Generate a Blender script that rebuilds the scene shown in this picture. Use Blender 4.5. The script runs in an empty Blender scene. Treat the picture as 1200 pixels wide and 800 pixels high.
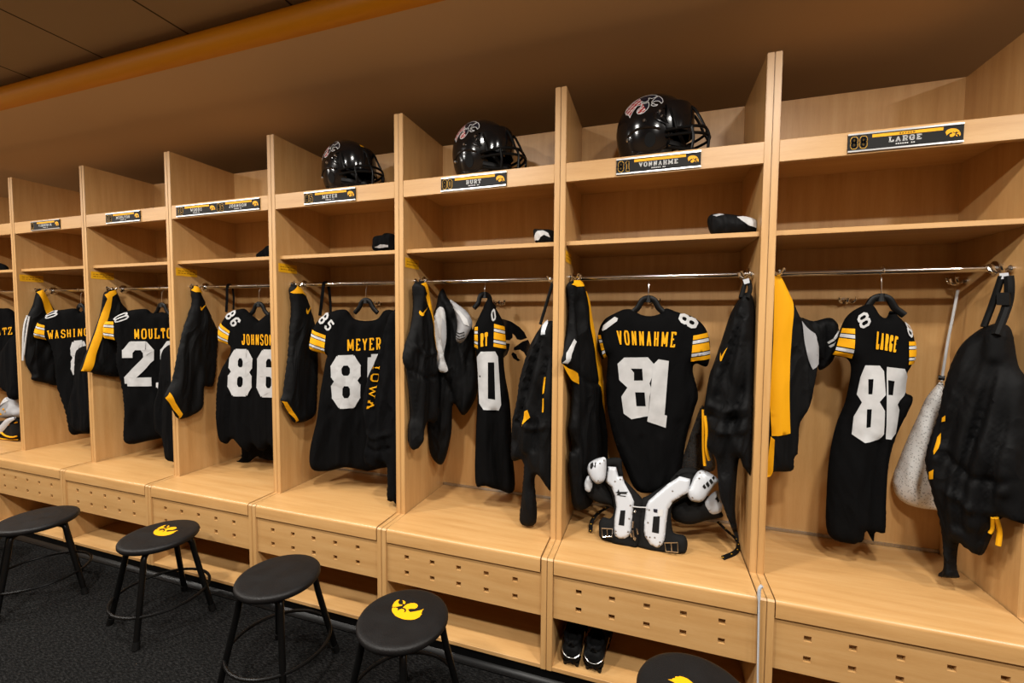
import bpy, bmesh, math, random
import numpy as np
from mathutils import Vector, Matrix
from mathutils.geometry import delaunay_2d_cdt
from mathutils.bvhtree import BVHTree

random.seed(7)
SC = bpy.context.scene
COL = SC.collection
PI = math.pi
W, H = 0.76, 1.444            # locker pitch, camera height
T = 0.0236                    # panel thickness
YB = -0.158                   # front of the benches
D = 0.408                     # depth of the lockers
ZT = 2.386                    # top of the lockers
ZB = 0.510                    # bench top
RT, RB = 2.082, 2.006         # name rail
ZS = 1.771                    # shelf top
SZ, SH = 2.60, 2.705           # soffit underside, ceiling
YW = 1.0                       # wall behind the lockers
SF = -0.310                   # soffit front

# ------------------------------------------------------------------ camera
CAM = Vector((4.1735, -1.7615, H))
FPX = 503.864
_pi, _ya, _ro = (math.radians(a) for a in (-2.901, -18.111, 0.3755))
FW = Vector((math.sin(_ya)*math.cos(_pi), math.cos(_ya)*math.cos(_pi), math.sin(_pi)))
_r = Vector((math.cos(_ya), -math.sin(_ya), 0)); _u = _r.cross(FW)
RI = _r*math.cos(_ro) + _u*math.sin(_ro)
UP = -_r*math.sin(_ro) + _u*math.cos(_ro)
cd = bpy.data.cameras.new('camera'); cam = bpy.data.objects.new('camera', cd); COL.objects.link(cam)
cd.sensor_width = 36; cd.lens = FPX/1200*36; cd.clip_start = .02
m = Matrix((RI, UP, -FW)).transposed().to_4x4(); m.translation = CAM
cam.matrix_world = m
SC.camera = cam

def ray(px, py): return FW*FPX + RI*(px-600) - UP*(py-400)
def on(px, py, axis, v):
    """point of the place seen at a photo pixel, on the plane axis = v"""
    d = ray(px, py); return CAM + d*((v-CAM[axis])/d[axis])

# ------------------------------------------------------------------ materials
MATS = {}
def srgb(r, g, b):
    f = lambda c: (c/255/12.92) if c/255 <= .04045 else ((c/255+.055)/1.055)**2.4
    return (f(r), f(g), f(b), 1)
def base(name, col, rough=.5, spec=.5, metal=0, coat=0, sheen=0):
    mt = bpy.data.materials.new(name); mt.use_nodes = True
    b = mt.node_tree.nodes['Principled BSDF']
    b.inputs['Base Color'].default_value = col
    b.inputs['Roughness'].default_value = rough
    b.inputs['Specular IOR Level'].default_value = spec
    b.inputs['Metallic'].default_value = metal
    b.inputs['Coat Weight'].default_value = coat
    b.inputs['Coat Roughness'].default_value = .06
    if sheen:
        b.inputs['Sheen Weight'].default_value = sheen; b.inputs['Sheen Roughness'].default_value = .5
    MATS[name] = mt
    return mt, mt.node_tree, b
def noise_node(nt, scale, detail=3, mapscale=None, rough=.5):
    tc = nt.nodes.new('ShaderNodeTexCoord'); mp = nt.nodes.new('ShaderNodeMapping')
    nt.links.new(tc.outputs['Object'], mp.inputs['Vector'])
    if mapscale: mp.inputs['Scale'].default_value = mapscale
    n = nt.nodes.new('ShaderNodeTexNoise'); n.inputs['Scale'].default_value = scale
    n.inputs['Detail'].default_value = detail; n.inputs['Roughness'].default_value = rough
    nt.links.new(mp.outputs['Vector'], n.inputs['Vector'])
    return n, mp
def ramp(nt, fac, stops):
    r = nt.nodes.new('ShaderNodeValToRGB')
    while len(r.color_ramp.elements) < len(stops): r.color_ramp.elements.new(.5)
    for e, (p, c) in zip(r.color_ramp.elements, stops): e.position = p; e.color = c
    nt.links.new(fac, r.inputs['Fac']); return r
def bump(nt, b, h, strength, dist=.01):
    bn = nt.nodes.new('ShaderNodeBump'); bn.inputs['Strength'].default_value = strength
    bn.inputs['Distance'].default_value = dist
    nt.links.new(h, bn.inputs['Height']); nt.links.new(bn.outputs['Normal'], b.inputs['Normal'])
def cloth(name, col, rough=.8, spec=.3, sheen=0, scale=900, strength=.3, crease=0):
    mt, nt, b = base(name, col, rough, spec, sheen=sheen)
    n, _ = noise_node(nt, scale, 1)
    bump(nt, b, n.outputs['Fac'], strength, .002)
    if crease:
        c, mp = noise_node(nt, 5, 2.5, (1.5, 1.5, .6), .5); c.inputs['Distortion'].default_value = .6
        r = ramp(nt, c.outputs['Fac'], [(.30, (0, 0, 0, 1)), (.47, (.9, .9, .9, 1)), (.53, (.72, .72, .72, 1)), (.70, (0, 0, 0, 1))])
        bn = nt.nodes.new('ShaderNodeBump'); bn.inputs['Strength'].default_value = crease; bn.inputs['Distance'].default_value = .03
        nt.links.new(r.outputs['Color'], bn.inputs['Height'])
        nt.links.new(bn.outputs['Normal'], [x for x in nt.nodes if x.type == 'BUMP' and x != bn][0].inputs['Normal'])
    return mt
def wood(name, grain, c0, c1, c2, rough=.42):
    mt, nt, b = base(name, c1, rough, .5)
    sc = {'z': (14, 14, 1.1), 'x': (1.1, 14, 14), 'y': (14, 1.1, 14)}[grain]
    n, mp = noise_node(nt, 2.4, 5, sc, .6)
    oi = nt.nodes.new('ShaderNodeObjectInfo')
    mul = nt.nodes.new('ShaderNodeVectorMath'); mul.operation = 'SCALE'; mul.inputs['Scale'].default_value = 7
    cb = nt.nodes.new('ShaderNodeCombineXYZ')
    for k in range(3): nt.links.new(oi.outputs['Random'], cb.inputs[k])
    nt.links.new(cb.outputs[0], mul.inputs[0]); nt.links.new(mul.outputs[0], mp.inputs['Location'])
    n2, _ = noise_node(nt, 60, 2, {'z': (6, 6, .8), 'x': (.8, 6, 6), 'y': (6, .8, 6)}[grain], .5)
    mix = nt.nodes.new('ShaderNodeMath'); mix.operation = 'MULTIPLY_ADD'
    mix.inputs[1].default_value = .22
    nt.links.new(n2.outputs['Fac'], mix.inputs[0]); nt.links.new(n.outputs['Fac'], mix.inputs[2])
    r = ramp(nt, mix.outputs[0], [(.36, c0), (.60, c1), (.86, c2)])
    nt.links.new(r.outputs['Color'], b.inputs['Base Color'])
    return mt
WC = (srgb(174, 131, 79), srgb(185, 143, 90), srgb(193, 153, 101))
wood('maple_upright', 'z', *WC)
wood('maple_board', 'x', *WC)
wood('maple_bench', 'x', *WC, rough=.34)
wood('maple_edge', 'x', srgb(165, 127, 82), srgb(178, 140, 94), srgb(188, 152, 106))
base('chrome', (.75, .74, .72, 1), .16, .5, 1)
base('steel', (.55, .55, .55, 1), .32, .5, 1)
base('black_plastic', (.0022, .0022, .0022, 1), .45, .14)
base('black_gloss', (.004, .004, .0045, 1), .13, .5)
base('black_metal', (.003, .003, .003, 1), .34, .14)
base('vinyl_black', (.003, .003, .003, 1), .3, .12)
base('black_rubber', (.004, .004, .004, 1), .65, .12)
mt, nt, b = base('stool_seat', (.0065, .006, .006, 1), .55, .2)
n, _ = noise_node(nt, 260, 2); bump(nt, b, n.outputs['Fac'], .35, .003)
n, _ = noise_node(nt, 14, 3); r = ramp(nt, n.outputs['Fac'], [(.4, (.46,)*3+(1,)), (.75, (.66,)*3+(1,))])
nt.links.new(r.outputs['Color'], b.inputs['Roughness'])
base('yellow_paint', srgb(245, 182, 10), .5, .4)
base('yellow_print', srgb(226, 162, 6), .55, .3)
base('yellow_sticker', srgb(225, 165, 20), .45, .4)
base('sticker_ink', srgb(120, 80, 10), .6, .3)
base('white_print', (.55, .55, .54, 1), .5, .4)
base('white_plastic', (.46, .48, .51, 1), .28, .5)
base('plate_black', (.008, .0075, .007, 1), .6, .2)
base('gold_print', srgb(190, 142, 26), .5, .3)
base('red_print', srgb(150, 24, 28), .4)
base('navy_print', (.008, .010, .02, 1), .25)
base('soffit_paint', srgb(222, 196, 164), .72, .3)
base('wall_dark', srgb(190, 150, 105), .7, .3)
base('wall_paint', srgb(172, 138, 100), .8, .3)
base('fascia_yellow', srgb(225, 150, 12), .45, .4)
cloth('jersey_black', (.0035, .0035, .0037, 1), .95, .04, crease=.25)
cloth('fleece_black', (.0036, .0036, .0039, 1), .95, .04, scale=500, crease=.4)
cloth('nylon_black', (.0034, .0035, .0038, 1), .66, .11, scale=300, strength=.1, crease=.4)
cloth('pad_black', (.006, .006, .006, 1), .85, .15, scale=420, strength=.5)
cloth('yellow_cloth', srgb(222, 156, 2), .75, .25, scale=700, strength=.4)
cloth('white_cloth', (.48, .48, .48, 1), .75, .3, scale=500, strength=.3)
cloth('grey_cloth', (.30, .30, .31, 1), .8, .3, scale=400, strength=.3)
mt, nt, b = base('number_white', (.60, .60, .60, 1), .65, .3)
n, _ = noise_node(nt, 28, 4); r = ramp(nt, n.outputs['Fac'], [(.3, (.40, .40, .40, 1)), (.7, (.47, .47, .47, 1))])
nt.links.new(r.outputs['Color'], b.inputs['Base Color'])
n, _ = noise_node(nt, 700, 1); bump(nt, b, n.outputs['Fac'], .3, .002)
# white laundry net: holes cut by a fine cell pattern
mt, nt, b = base('net_white', (.72, .71, .69, 1), .7, .3)
tc = nt.nodes.new('ShaderNodeTexCoord'); vo = nt.nodes.new('ShaderNodeTexVoronoi'); vo.inputs['Scale'].default_value = 130
nt.links.new(tc.outputs['Object'], vo.inputs['Vector'])
r = ramp(nt, vo.outputs['Distance'], [(.22, (.5, .5, .5, 1)), (.38, (1, 1, 1, 1))])
nt.links.new(r.outputs['Color'], b.inputs['Alpha'])
mt, nt, b = base('mesh_grey', (.06, .058, .055, 1), .6, .4)
tc = nt.nodes.new('ShaderNodeTexCoord'); vo = nt.nodes.new('ShaderNodeTexVoronoi'); vo.inputs['Scale'].default_value = 220
nt.links.new(tc.outputs['Object'], vo.inputs['Vector'])
r = ramp(nt, vo.outputs['Distance'], [(.3, (.15, .15, .15, 1)), (.5, (1, 1, 1, 1))])
nt.links.new(r.outputs['Color'], b.inputs['Alpha'])
# carpet
mt, nt, b = base('carpet', (.006, .006, .006, 1), .95, .06)
n, mp = noise_node(nt, 1, 3, (60, 170, 1)); mp.inputs['Rotation'].default_value = (0, 0, .55)
n2, _ = noise_node(nt, 420, 2)
ad = nt.nodes.new('ShaderNodeMath'); ad.operation = 'MULTIPLY'
nt.links.new(n.outputs['Fac'], ad.inputs[0]); nt.links.new(n2.outputs['Fac'], ad.inputs[1])
r = ramp(nt, ad.outputs[0], [(.15, (.0016, .0016, .0017, 1)), (.26, (.0068, .0068, .0067, 1)), (.44, (.032, .0315, .031, 1))])
nt.links.new(r.outputs['Color'], b.inputs['Base Color']); bump(nt, b, ad.outputs[0], .9, .006)
# ceiling tiles with dark joints
mt, nt, b = base('ceiling_tile', srgb(168, 150, 125), .9, .2)
tc = nt.nodes.new('ShaderNodeTexCoord'); sx = nt.nodes.new('ShaderNodeSeparateXYZ')
nt.links.new(tc.outputs['Object'], sx.inputs[0])
outs = []
for k, (per, off) in enumerate(((.582, .155), (.582, .30))):
    a = nt.nodes.new('ShaderNodeMath'); a.operation = 'ADD'; a.inputs[1].default_value = off + 20*per
    d = nt.nodes.new('ShaderNodeMath'); d.operation = 'MODULO'; d.inputs[1].default_value = per
    l = nt.nodes.new('ShaderNodeMath'); l.operation = 'LESS_THAN'; l.inputs[1].default_value = .010
    nt.links.new(sx.outputs[k], a.inputs[0]); nt.links.new(a.outputs[0], d.inputs[0]); nt.links.new(d.outputs[0], l.inputs[0])
    outs.append(l)
mx = nt.nodes.new('ShaderNodeMath'); mx.operation = 'MAXIMUM'
nt.links.new(outs[0].outputs[0], mx.inputs[0]); nt.links.new(outs[1].outputs[0], mx.inputs[1])
r = ramp(nt, mx.outputs[0], [(0, srgb(168, 150, 125)), (1, srgb(70, 62, 52))])
nt.links.new(r.outputs['Color'], b.inputs['Base Color'])
n, _ = noise_node(nt, 300, 2); bump(nt, b, n.outputs['Fac'], .3, .003)

# ------------------------------------------------------------------ mesh helpers
class MB:
    def __init__(s): s.bm = bmesh.new()
    def box(s, x0, x1, y0, y1, z0, z1, bev=0, segs=1):
        r = bmesh.ops.create_cube(s.bm, size=1)
        for v in r['verts']:
            v.co = Vector(((x0+x1)/2+v.co.x*(x1-x0), (y0+y1)/2+v.co.y*(y1-y0), (z0+z1)/2+v.co.z*(z1-z0)))
        if bev:
            es = list({e for v in r['verts'] for e in v.link_edges})
            bmesh.ops.bevel(s.bm, geom=es, offset=bev, segments=segs, affect='EDGES', profile=.5)
        return s
    def prism(s, pts, d, flip=False):
        """closed polygon of 3-D points pushed along d"""
        d = Vector(d); n = len(pts)
        a = [s.bm.verts.new(Vector(p)) for p in pts]; b_ = [s.bm.verts.new(Vector(p)+d) for p in pts]
        fs = [s.bm.faces.new(a), s.bm.faces.new(b_[::-1])]
        for i in range(n): fs.append(s.bm.faces.new((a[i], b_[i], b_[(i+1) % n], a[(i+1) % n])))
        return fs
    def tube(s, path, r, sides=10, caps=True, closed=False, flat=None, up=None):
        path = [Vector(p) for p in path]; n = len(path); rings = []
        prev = Vector(up) if up else None
        for i, p in enumerate(path):
            if closed: t = path[(i+1) % n]-path[i-1]
            else: t = path[min(i+1, n-1)]-path[max(i-1, 0)]
            t.normalize()
            if prev is None: prev = Vector((0, 0, 1)) if abs(t.z) < .9 else Vector((1, 0, 0))
            a = (prev - t*prev.dot(t)).normalized(); prev = a; c = t.cross(a)
            rr = r[i] if isinstance(r, (list, tuple)) else r
            f = flat if flat else 1
            rings.append([s.bm.verts.new(p + a*math.cos(2*PI*k/sides)*rr*f + c*math.sin(2*PI*k/sides)*rr) for k in range(sides)])
        m_ = n if closed else n-1
        for i in range(m_):
            A, B = rings[i], rings[(i+1) % n]
            for k in range(sides): s.bm.faces.new((A[k], A[(k+1) % sides], B[(k+1) % sides], B[k]))
        if caps and not closed:
            s.bm.faces.new(rings[0][::-1]); s.bm.faces.new(rings[-1])
        return s
    def lathe(s, prof, c=(0, 0, 0), segs=48, axis='z'):
        rings = []
        for (r, z) in prof:
            if r < 1e-6: rings.append([s.bm.verts.new(Vector((0, 0, z)))])
            else: rings.append([s.bm.verts.new(Vector((r*math.cos(2*PI*k/segs), r*math.sin(2*PI*k/segs), z))) for k in range(segs)])
        vs = [v for rg in rings for v in rg]
        for A, B in zip(rings, rings[1:]):
            for k in range(segs):
                q = [A[k % len(A)], A[(k+1) % len(A)], B[(k+1) % len(B)], B[k % len(B)]]
                u = []
                for v in q:
                    if v not in u: u.append(v)
                if len(u) > 2: s.bm.faces.new(u)
        R = {'z': Matrix.Identity(3), 'y': Matrix.Rotation(PI/2, 3, 'X'), 'x': Matrix.Rotation(PI/2, 3, 'Y')}[axis]
        for v in vs: v.co = R @ v.co + Vector(c)
        return s
    def build(s, name, mat, parent=None, smooth=True, angle=38, loc=None, rot=None, normals=True):
        if normals: bmesh.ops.recalc_face_normals(s.bm, faces=s.bm.faces)
        me = bpy.data.meshes.new(name); s.bm.to_mesh(me); s.bm.free()
        return link(name, me, mat, parent, smooth, angle, loc, rot)
def link(name, me, mat, parent=None, smooth=True, angle=38, loc=None, rot=None):
    mats = mat if isinstance(mat, (list, tuple)) else [mat]
    for m_ in mats: me.materials.append(MATS[m_] if isinstance(m_, str) else m_)
    if smooth:
        me.shade_smooth()
        try: me.set_sharp_from_angle(angle=math.radians(angle))
        except Exception: pass
    o = bpy.data.objects.new(name, me); COL.objects.link(o)
    if parent is not None: o.parent = parent
    if loc is not None: o.location = loc
    if rot is not None: o.rotation_euler = rot
    return o
def tag(o, label=None, cat=None, group=None, kind=None):
    if label: o['label'] = label
    if cat: o['category'] = cat
    if group: o['group'] = group
    if kind: o['kind'] = kind
    return o
def empty(name, loc=(0, 0, 0), rz=0, label=None, cat=None, group=None):
    o = bpy.data.objects.new(name, None); COL.objects.link(o)
    o.location = loc; o.rotation_euler = (0, 0, rz); o.empty_display_size = .1
    return tag(o, label, cat, group)
KIDS = {}
def children(o): return [c for c in bpy.data.objects if c.parent == o]
def copy_tree(o, parent=None):
    c = o.copy(); COL.objects.link(c)
    if parent is not None: c.parent = parent
    for ch in children(o): copy_tree(ch, c)
    return c
def smooth_path(pts, n=8, closed=False):
    """Catmull-Rom through the points"""
    P = [Vector(p) for p in pts]; out = []; L = len(P)
    rng = range(L if closed else L-1)
    for i in rng:
        p0 = P[(i-1) % L] if closed or i > 0 else P[0]; p1 = P[i]; p2 = P[(i+1) % L]
        p3 = P[(i+2) % L] if closed or i+2 < L else P[-1]
        for k in range(n):
            t = k/n
            out.append(.5*((2*p1)+(p2-p0)*t+(2*p0-5*p1+4*p2-p3)*t*t+(3*p1-p0-3*p2+p3)*t**3))
    if not closed: out.append(P[-1])
    return out
# ------------------------------------------------------------------ the setting
def struct(name, mb, mat, **k): return tag(mb.build(name, mat, smooth=False, **k), kind='structure')
X0, X1, Y0 = -2.6, 8.2, -4.6
struct('floor', MB().box(X0, X1, Y0, YW, -.05, 0), 'carpet')
struct('ceiling', MB().box(X0, X1, Y0, SF+.01, SH, SH+.05), 'ceiling_tile')
struct('wall_back', MB().box(X0, X1, YW, YW+.08, 0, SH), 'wall_paint')
struct('wall_front', MB().box(X0, X1, Y0-.08, Y0, 0, SH), 'wall_dark')
struct('wall_left', MB().box(X0-.08, X0, Y0, YW, 0, SH), 'wall_paint')
struct('wall_right', MB().box(X1, X1+.08, Y0, YW, 0, SH), 'wall_paint')
struct('ceiling_soffit', MB().box(X0, X1, SF+.012, YW, SZ, SZ+.04), 'soffit_paint')
fb = MB()
prof = [(SF, SZ), (SF-.028, SZ+.008), (SF-.045, SZ+.030), (SF-.050, SZ+.055), (SF-.045, SZ+.078), (SF-.028, SZ+.096), (SF, SZ+.104), (SF+.012, SZ+.104), (SF+.012, SZ)]
fb.prism([(X0, y, z) for y, z in prof], (X1-X0, 0, 0))
tag(fb.build('trim_1', 'fascia_yellow', smooth=True, angle=60), kind='structure')
kb = MB()
prof = [(YB+.012, 0), (YB-.020, 0), (YB-.020, .004), (YB-.004, .009), (YB+.006, .018), (YB+.006, .054), (YB+.012, .054)]
kb.prism([(-W, y, z) for y, z in prof], (8*W, 0, 0))
tag(kb.build('baseboard_lockers', 'vinyl_black', angle=30), kind='structure')

# ------------------------------------------------------------------ lockers
def hook_mesh(mb, p, n):
    """double coat hook on a face at p with outward normal n"""
    p = Vector(p); n = Vector(n); s = Vector((0, 0, 1)).cross(n)
    for q in (-1, 1):
        mb.tube(smooth_path([p + n*.002, p + n*.02 + s*q*.006, p + n*.034 + s*q*.020 + Vector((0, 0, -.008)), p + n*.044 + s*q*.028 + Vector((0, 0, .004)), p + n*.046 + s*q*.030 + Vector((0, 0, .014))], 4), [.005]*13+[.0045]*3+[.006], 8)
    mb.tube([p + n*.0005, p + n*.006], .013, 14)
    mb.tube(smooth_path([p + n*.01, p + n*.03 + Vector((0, 0, -.012)), p + n*.045 + Vector((0, 0, -.006)), p + n*.05 + Vector((0, 0, .010))], 4), .0045, 8)
def make_locker():
    root = empty('locker', (0, 0, 0))
    for side in (0, 1):
        x = .0008 if side == 0 else W-T
        mb = MB()
        zk = .056
        prof = [(D, zk), (D, ZT), (0, ZT), (0, ZB-.002), (YB+.006, ZB-.002), (YB, ZB-.008), (YB, zk)]
        mb.prism([(x, y, z) for y, z in prof], (T-.0008, 0, 0))
        es = [e for e in mb.bm.edges if abs(e.verts[0].co.x-e.verts[1].co.x) < 1e-6]
        bmesh.ops.bevel(mb.bm, geom=es, offset=.0016, segments=2, affect='EDGES')
        mb.build('side_panel', 'maple_upright', root)
    MB().box(T, W-T, D-.012, D-.001, .50, ZT).build('back_panel', 'maple_upright', root, smooth=False)
    MB().box(T, W-T, .0005, T, RB, RT, .0015).build('name_rail', 'maple_board', root)
    MB().box(T, W-T, T, D-.012, RT-.021, RT-.001).build('top_board', 'maple_board', root, smooth=False)
    MB().box(T, W-T, .024, D-.012, ZS-.0185, ZS, .0015).build('shelf', 'maple_board', root)
    # bench with a rounded nosing
    mb = MB()
    pr = [(D-.013, ZB-.064), (D-.013, ZB)] + [(YB+.014-.014*math.sin(a), ZB-.014+.014*math.cos(a)) for a in [PI/2*k/5 for k in range(6)]] + [(YB, ZB-.060), (YB+.004, ZB-.064)]
    mb.prism([(T+.003, y, z) for y, z in pr], (W-2*T-.008, 0, 0))
    mb.build('bench', 'maple_bench', root)
    # perforated front panel with real holes
    hx = [.124+.1255*k for k in range(5)]; hz = [.324, .394]; hw, hh = .0112, .0098
    xs = sorted([T+.001, W-T-.001] + [h+s*hw for h in hx for s in (-1, 1)])
    zs = sorted([.270, ZB-.064] + [h+s*hh for h in hz for s in (-1, 1)])
    mb = MB(); y0, y1 = YB+.008, YB+.026
    V = {}
    def gv(i, j, y):
        k = (i, j, y)
        if k not in V: V[k] = mb.bm.verts.new((xs[i], y, zs[j]))
        return V[k]
    hole = lambda i, j: i % 2 == 1 and j % 2 == 1
    nx, nz = len(xs)-1, len(zs)-1
    for i in range(nx):
        for j in range(nz):
            if hole(i, j):
                for (a, b_) in (((i, j), (i+1, j)), ((i+1, j), (i+1, j+1)), ((i+1, j+1), (i, j+1)), ((i, j+1), (i, j))):
                    mb.bm.faces.new((gv(*a, y0), gv(*b_, y0), gv(*b_, y1), gv(*a, y1)))
            else:
                for y in (y0, y1): mb.bm.faces.new((gv(i, j, y), gv(i+1, j, y), gv(i+1, j+1, y), gv(i, j+1, y)))
    for i in range(nx):
        for j in (0, nz): mb.bm.faces.new((gv(i, j, y0), gv(i+1, j, y0), gv(i+1, j, y1), gv(i, j, y1)))
    for j in range(nz):
        for i in (0, nx): mb.bm.faces.new((gv(i, j, y0), gv(i, j+1, y0), gv(i, j+1, y1), gv(i, j, y1)))
    mb.build('vent_panel', 'maple_board', root, smooth=False)
    MB().box(T, W-T, YB+.001, .135, .0565, .073, .001).build('bottom_shelf', 'maple_board', root)
    MB().box(T, W-T, .122, .134, .073, ZB-.066).build('cubby_back', 'maple_upright', root, smooth=False)
    # vent strip along the foot of the back
    mb = MB(); mb.box(T+.002, W-T-.002, D-.019, D-.0122, ZB+.001, ZB+.013)
    for k in range(60):
        x = T+.01+k*(W-2*T-.02)/60
        mb.box(x, x+.006, D-.021, D-.018, ZB+.003, ZB+.011)
    mb.build('vent_strip', 'steel', root, smooth=False)
    # hanging rod
    rod = MB().tube([(T+.001, .185, 1.632), (W-T-.001, .185, 1.632)], .0115, 18).build('hanging_rod', 'chrome', root)
    for x, s in ((T, 1), (W-T, -1)):
        MB().lathe([(0, 0), (.026, 0), (.026, .004), (.016, .007), (.016, .018), (0, .018)] if s > 0 else [(0, 0), (.026, 0), (.026, -.004), (.016, -.007), (.016, -.018), (0, -.018)], (x, .185, 1.632), 24, 'x').build('rod_socket', 'chrome', rod)
    for p, nrm in (((T, .098, 1.628), (1, 0, 0)), ((W-T, .110, 1.622), (-1, 0, 0)), ((.372, D-.012, 1.533), (0, -1, 0))):
        mb = MB(); hook_mesh(mb, p, nrm); mb.build('coat_hook', 'chrome', root)
    return root
lk = make_locker()
LLAB = {
 -1: 'maple locker cut off by the left edge of the photo, mesh bag on its bench',
 0: 'maple locker with a short black nameplate, second from the left, white drawstring jacket inside',
 1: 'maple locker with the number 28 jersey and a yellow striped jacket on its left panel',
 2: 'maple locker with the long double nameplate and the number 86 jersey',
 3: 'maple locker with a helmet on top and the number 85 jersey',
 4: 'maple locker with a helmet on top and the number 80 jersey turned sideways',
 5: 'maple locker with white shoulder pads on its bench and a helmet on top',
 6: 'maple locker at the right end with no helmet and the number 88 jersey'}
LOCKER = {}
for k in range(-1, 7):
    o = lk if k == -1 else copy_tree(lk)
    o.location = (k*W, 0, 0); tag(o, LLAB[k], 'locker', 'maple lockers in a row'); LOCKER[k] = o
mb = MB(); hook_mesh(mb, (W-T, .325, 1.60), (-1, 0, 0)); mb.build('coat_hook', 'chrome', LOCKER[6])

# ------------------------------------------------------------------ lights
def area(name, loc, size, power, col=(1, .83, .62), rot=(0, 0, 0), sy=None, spread=None):
    l = bpy.data.lights.new(name, 'AREA'); l.shape = 'DISK' if not sy else 'RECTANGLE'
    l.size = size
    if sy: l.size_y = sy
    if spread: l.spread = math.radians(spread)
    l.energy = power; l.color = col
    o = bpy.data.objects.new(name, l); COL.objects.link(o); o.location = loc; o.rotation_euler = rot
    return o
for x in (-1.6, 0.05, 1.65, 3.2, 4.8, 6.4):
    area('downlight', (x, -1.08, SH-.006), .14, 31, (1, .95, .88), spread=165)
for x in (-1.6, 0.4, 2.4, 4.4, 6.4):
    area('downlight', (x, -1.95, SH-.006), .18, 48, (1, .95, .88))
w = bpy.data.worlds.new('world'); SC.world = w; w.use_nodes = True
w.node_tree.nodes['Background'].inputs['Color'].default_value = (.02, .018, .015, 1)
vs = SC.view_settings
vs.view_transform = 'Standard'; vs.look = 'None'; vs.gamma = 1; vs.exposure = 0
try: vs.use_curve_mapping = False
except Exception: pass
SC.display_settings.display_device = 'sRGB'
SC.cycles.max_bounces = 8; SC.cycles.diffuse_bounces = 3
# ------------------------------------------------------------------ stools
HS = .413
def on_floor(px, py): return on(px, py, 2, 0)
LOGO = [[(170,350),(160,400),(175,450),(230,520),(300,560),(380,590),(450,605),(560,610),(640,600),(700,575),(750,545),(760,520),(795,490),(775,470),(800,440),(790,425),(835,378),(760,405),(650,430),(560,445),(535,440),(510,405),(500,385),(560,375),(640,375),(690,350),(710,310),(690,275),(640,255),(560,255),(490,275),(440,305),(390,350),(440,365),(465,395),(455,440),(410,455),(430,420),(420,390),(370,375),(320,390),(295,420),(285,400),(285,365),(250,350)],
 [(170,335),(180,290),(220,230),(270,190),(325,180),(300,215),(295,250),(320,280),(390,290),(370,310),(320,320),(240,335)],
 [(380,200),(415,200),(445,230),(445,265),(415,280),(390,255),(400,225)]]
_lp = [[on(450+x/889*50, 695+y/800*45, 2, HS) for x, y in pl] for pl in LOGO]
STD = on(472.5, 724, 2, HS)                         # seat centre of the stool with the clearest emblem
LOGO_SEAT = [[(p.x-STD.x, p.y-STD.y) for p in pl] for pl in _lp]
_all = [p for pl in LOGO_SEAT for p in pl]
_cx = (min(p[0] for p in _all)+max(p[0] for p in _all))/2; _cy = (min(p[1] for p in _all)+max(p[1] for p in _all))/2
def rotp(p, a): return (p[0]*math.cos(a)-p[1]*math.sin(a), p[0]*math.sin(a)+p[1]*math.cos(a))
def fill_poly(mb, pts2, f3):
    """triangulated flat polygon, 2-D points mapped to space by f3"""
    n = len(pts2)
    r = delaunay_2d_cdt([Vector(p) for p in pts2], [(i, (i+1) % n) for i in range(n)], [], 1, 1e-7)
    vs = [mb.bm.verts.new(f3(v)) for v in r[0]]
    for f in r[2]:
        try: mb.bm.faces.new([vs[i] for i in f])
        except ValueError: pass
def make_stool(logo=True):
    root = empty('stool')
    R = .155
    prof = [(0, HS-.030), (R-.02, HS-.030), (R-.005, HS-.027), (R, HS-.020), (R, HS-.009), (R-.003, HS-.004), (R-.010, HS-.001), (R-.02, HS), (0, HS)]
    seat = MB().lathe(prof, segs=64).build('seat', 'stool_seat', root, angle=50)
    if logo:
        mb = MB()
        for pl in LOGO_SEAT: fill_poly(mb, pl, lambda v: Vector((v[0], v[1], HS+.0006)))
        mb.build('emblem', 'yellow_print', seat, smooth=False)
    for k in range(4):
        a = PI/2*k + math.radians(-58); c, s = math.cos(a), math.sin(a)
        f = lambda r, z: (r*c, r*s, z)
        leg = MB().tube(smooth_path([f(.085, HS-.038), f(.105, HS-.039), f(.125, HS-.046), f(.135, HS-.066), f(.148, .28), f(.207, .03)], 5), .0118, 12).build('leg', 'black_metal', root)
        MB().tube([f(.206, .032), f(.214, .001)], .0145, 12).build('rubber_foot', 'black_rubber', leg)
    rr = .189
    MB().tube([(rr*math.cos(2*PI*k/56), rr*math.sin(2*PI*k/56), .128) for k in range(56)], .0065, 8, closed=True).build('footrest_ring', 'black_metal', root)
    return root
sA = make_stool(True); sC = make_stool(False)
rotB = math.atan2(-.188, .124)
def put(o, px, py, rz, lab):
    p = on(px, py, 2, HS); o.location = (p.x, p.y, 0); o.rotation_euler = (0, 0, rz)
    return tag(o, lab, 'stool', 'black stools in front of the lockers')
put(sC, 326.5, 672, math.radians(17), 'black round stool with scuffed plain seat, third seat from the left')
put(copy_tree(sC), 44, 606, math.radians(-10), 'black round stool with plain seat at the lower left edge of the photo')
put(copy_tree(sC), -62, 584, math.radians(-12), 'black stool almost out of view at far left, only its leg showing')
put(sA, 472.5, 721, 0, 'black round stool with a yellow bird emblem, standing before the number 80 locker')
put(copy_tree(sA), 187, 625, 0, 'black round stool with a yellow bird emblem, standing between two plain seats on the left')
put(copy_tree(sA), 814, 812, 2.0, 'black stool mostly cut off by the bottom edge, right of the cleats')
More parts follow.
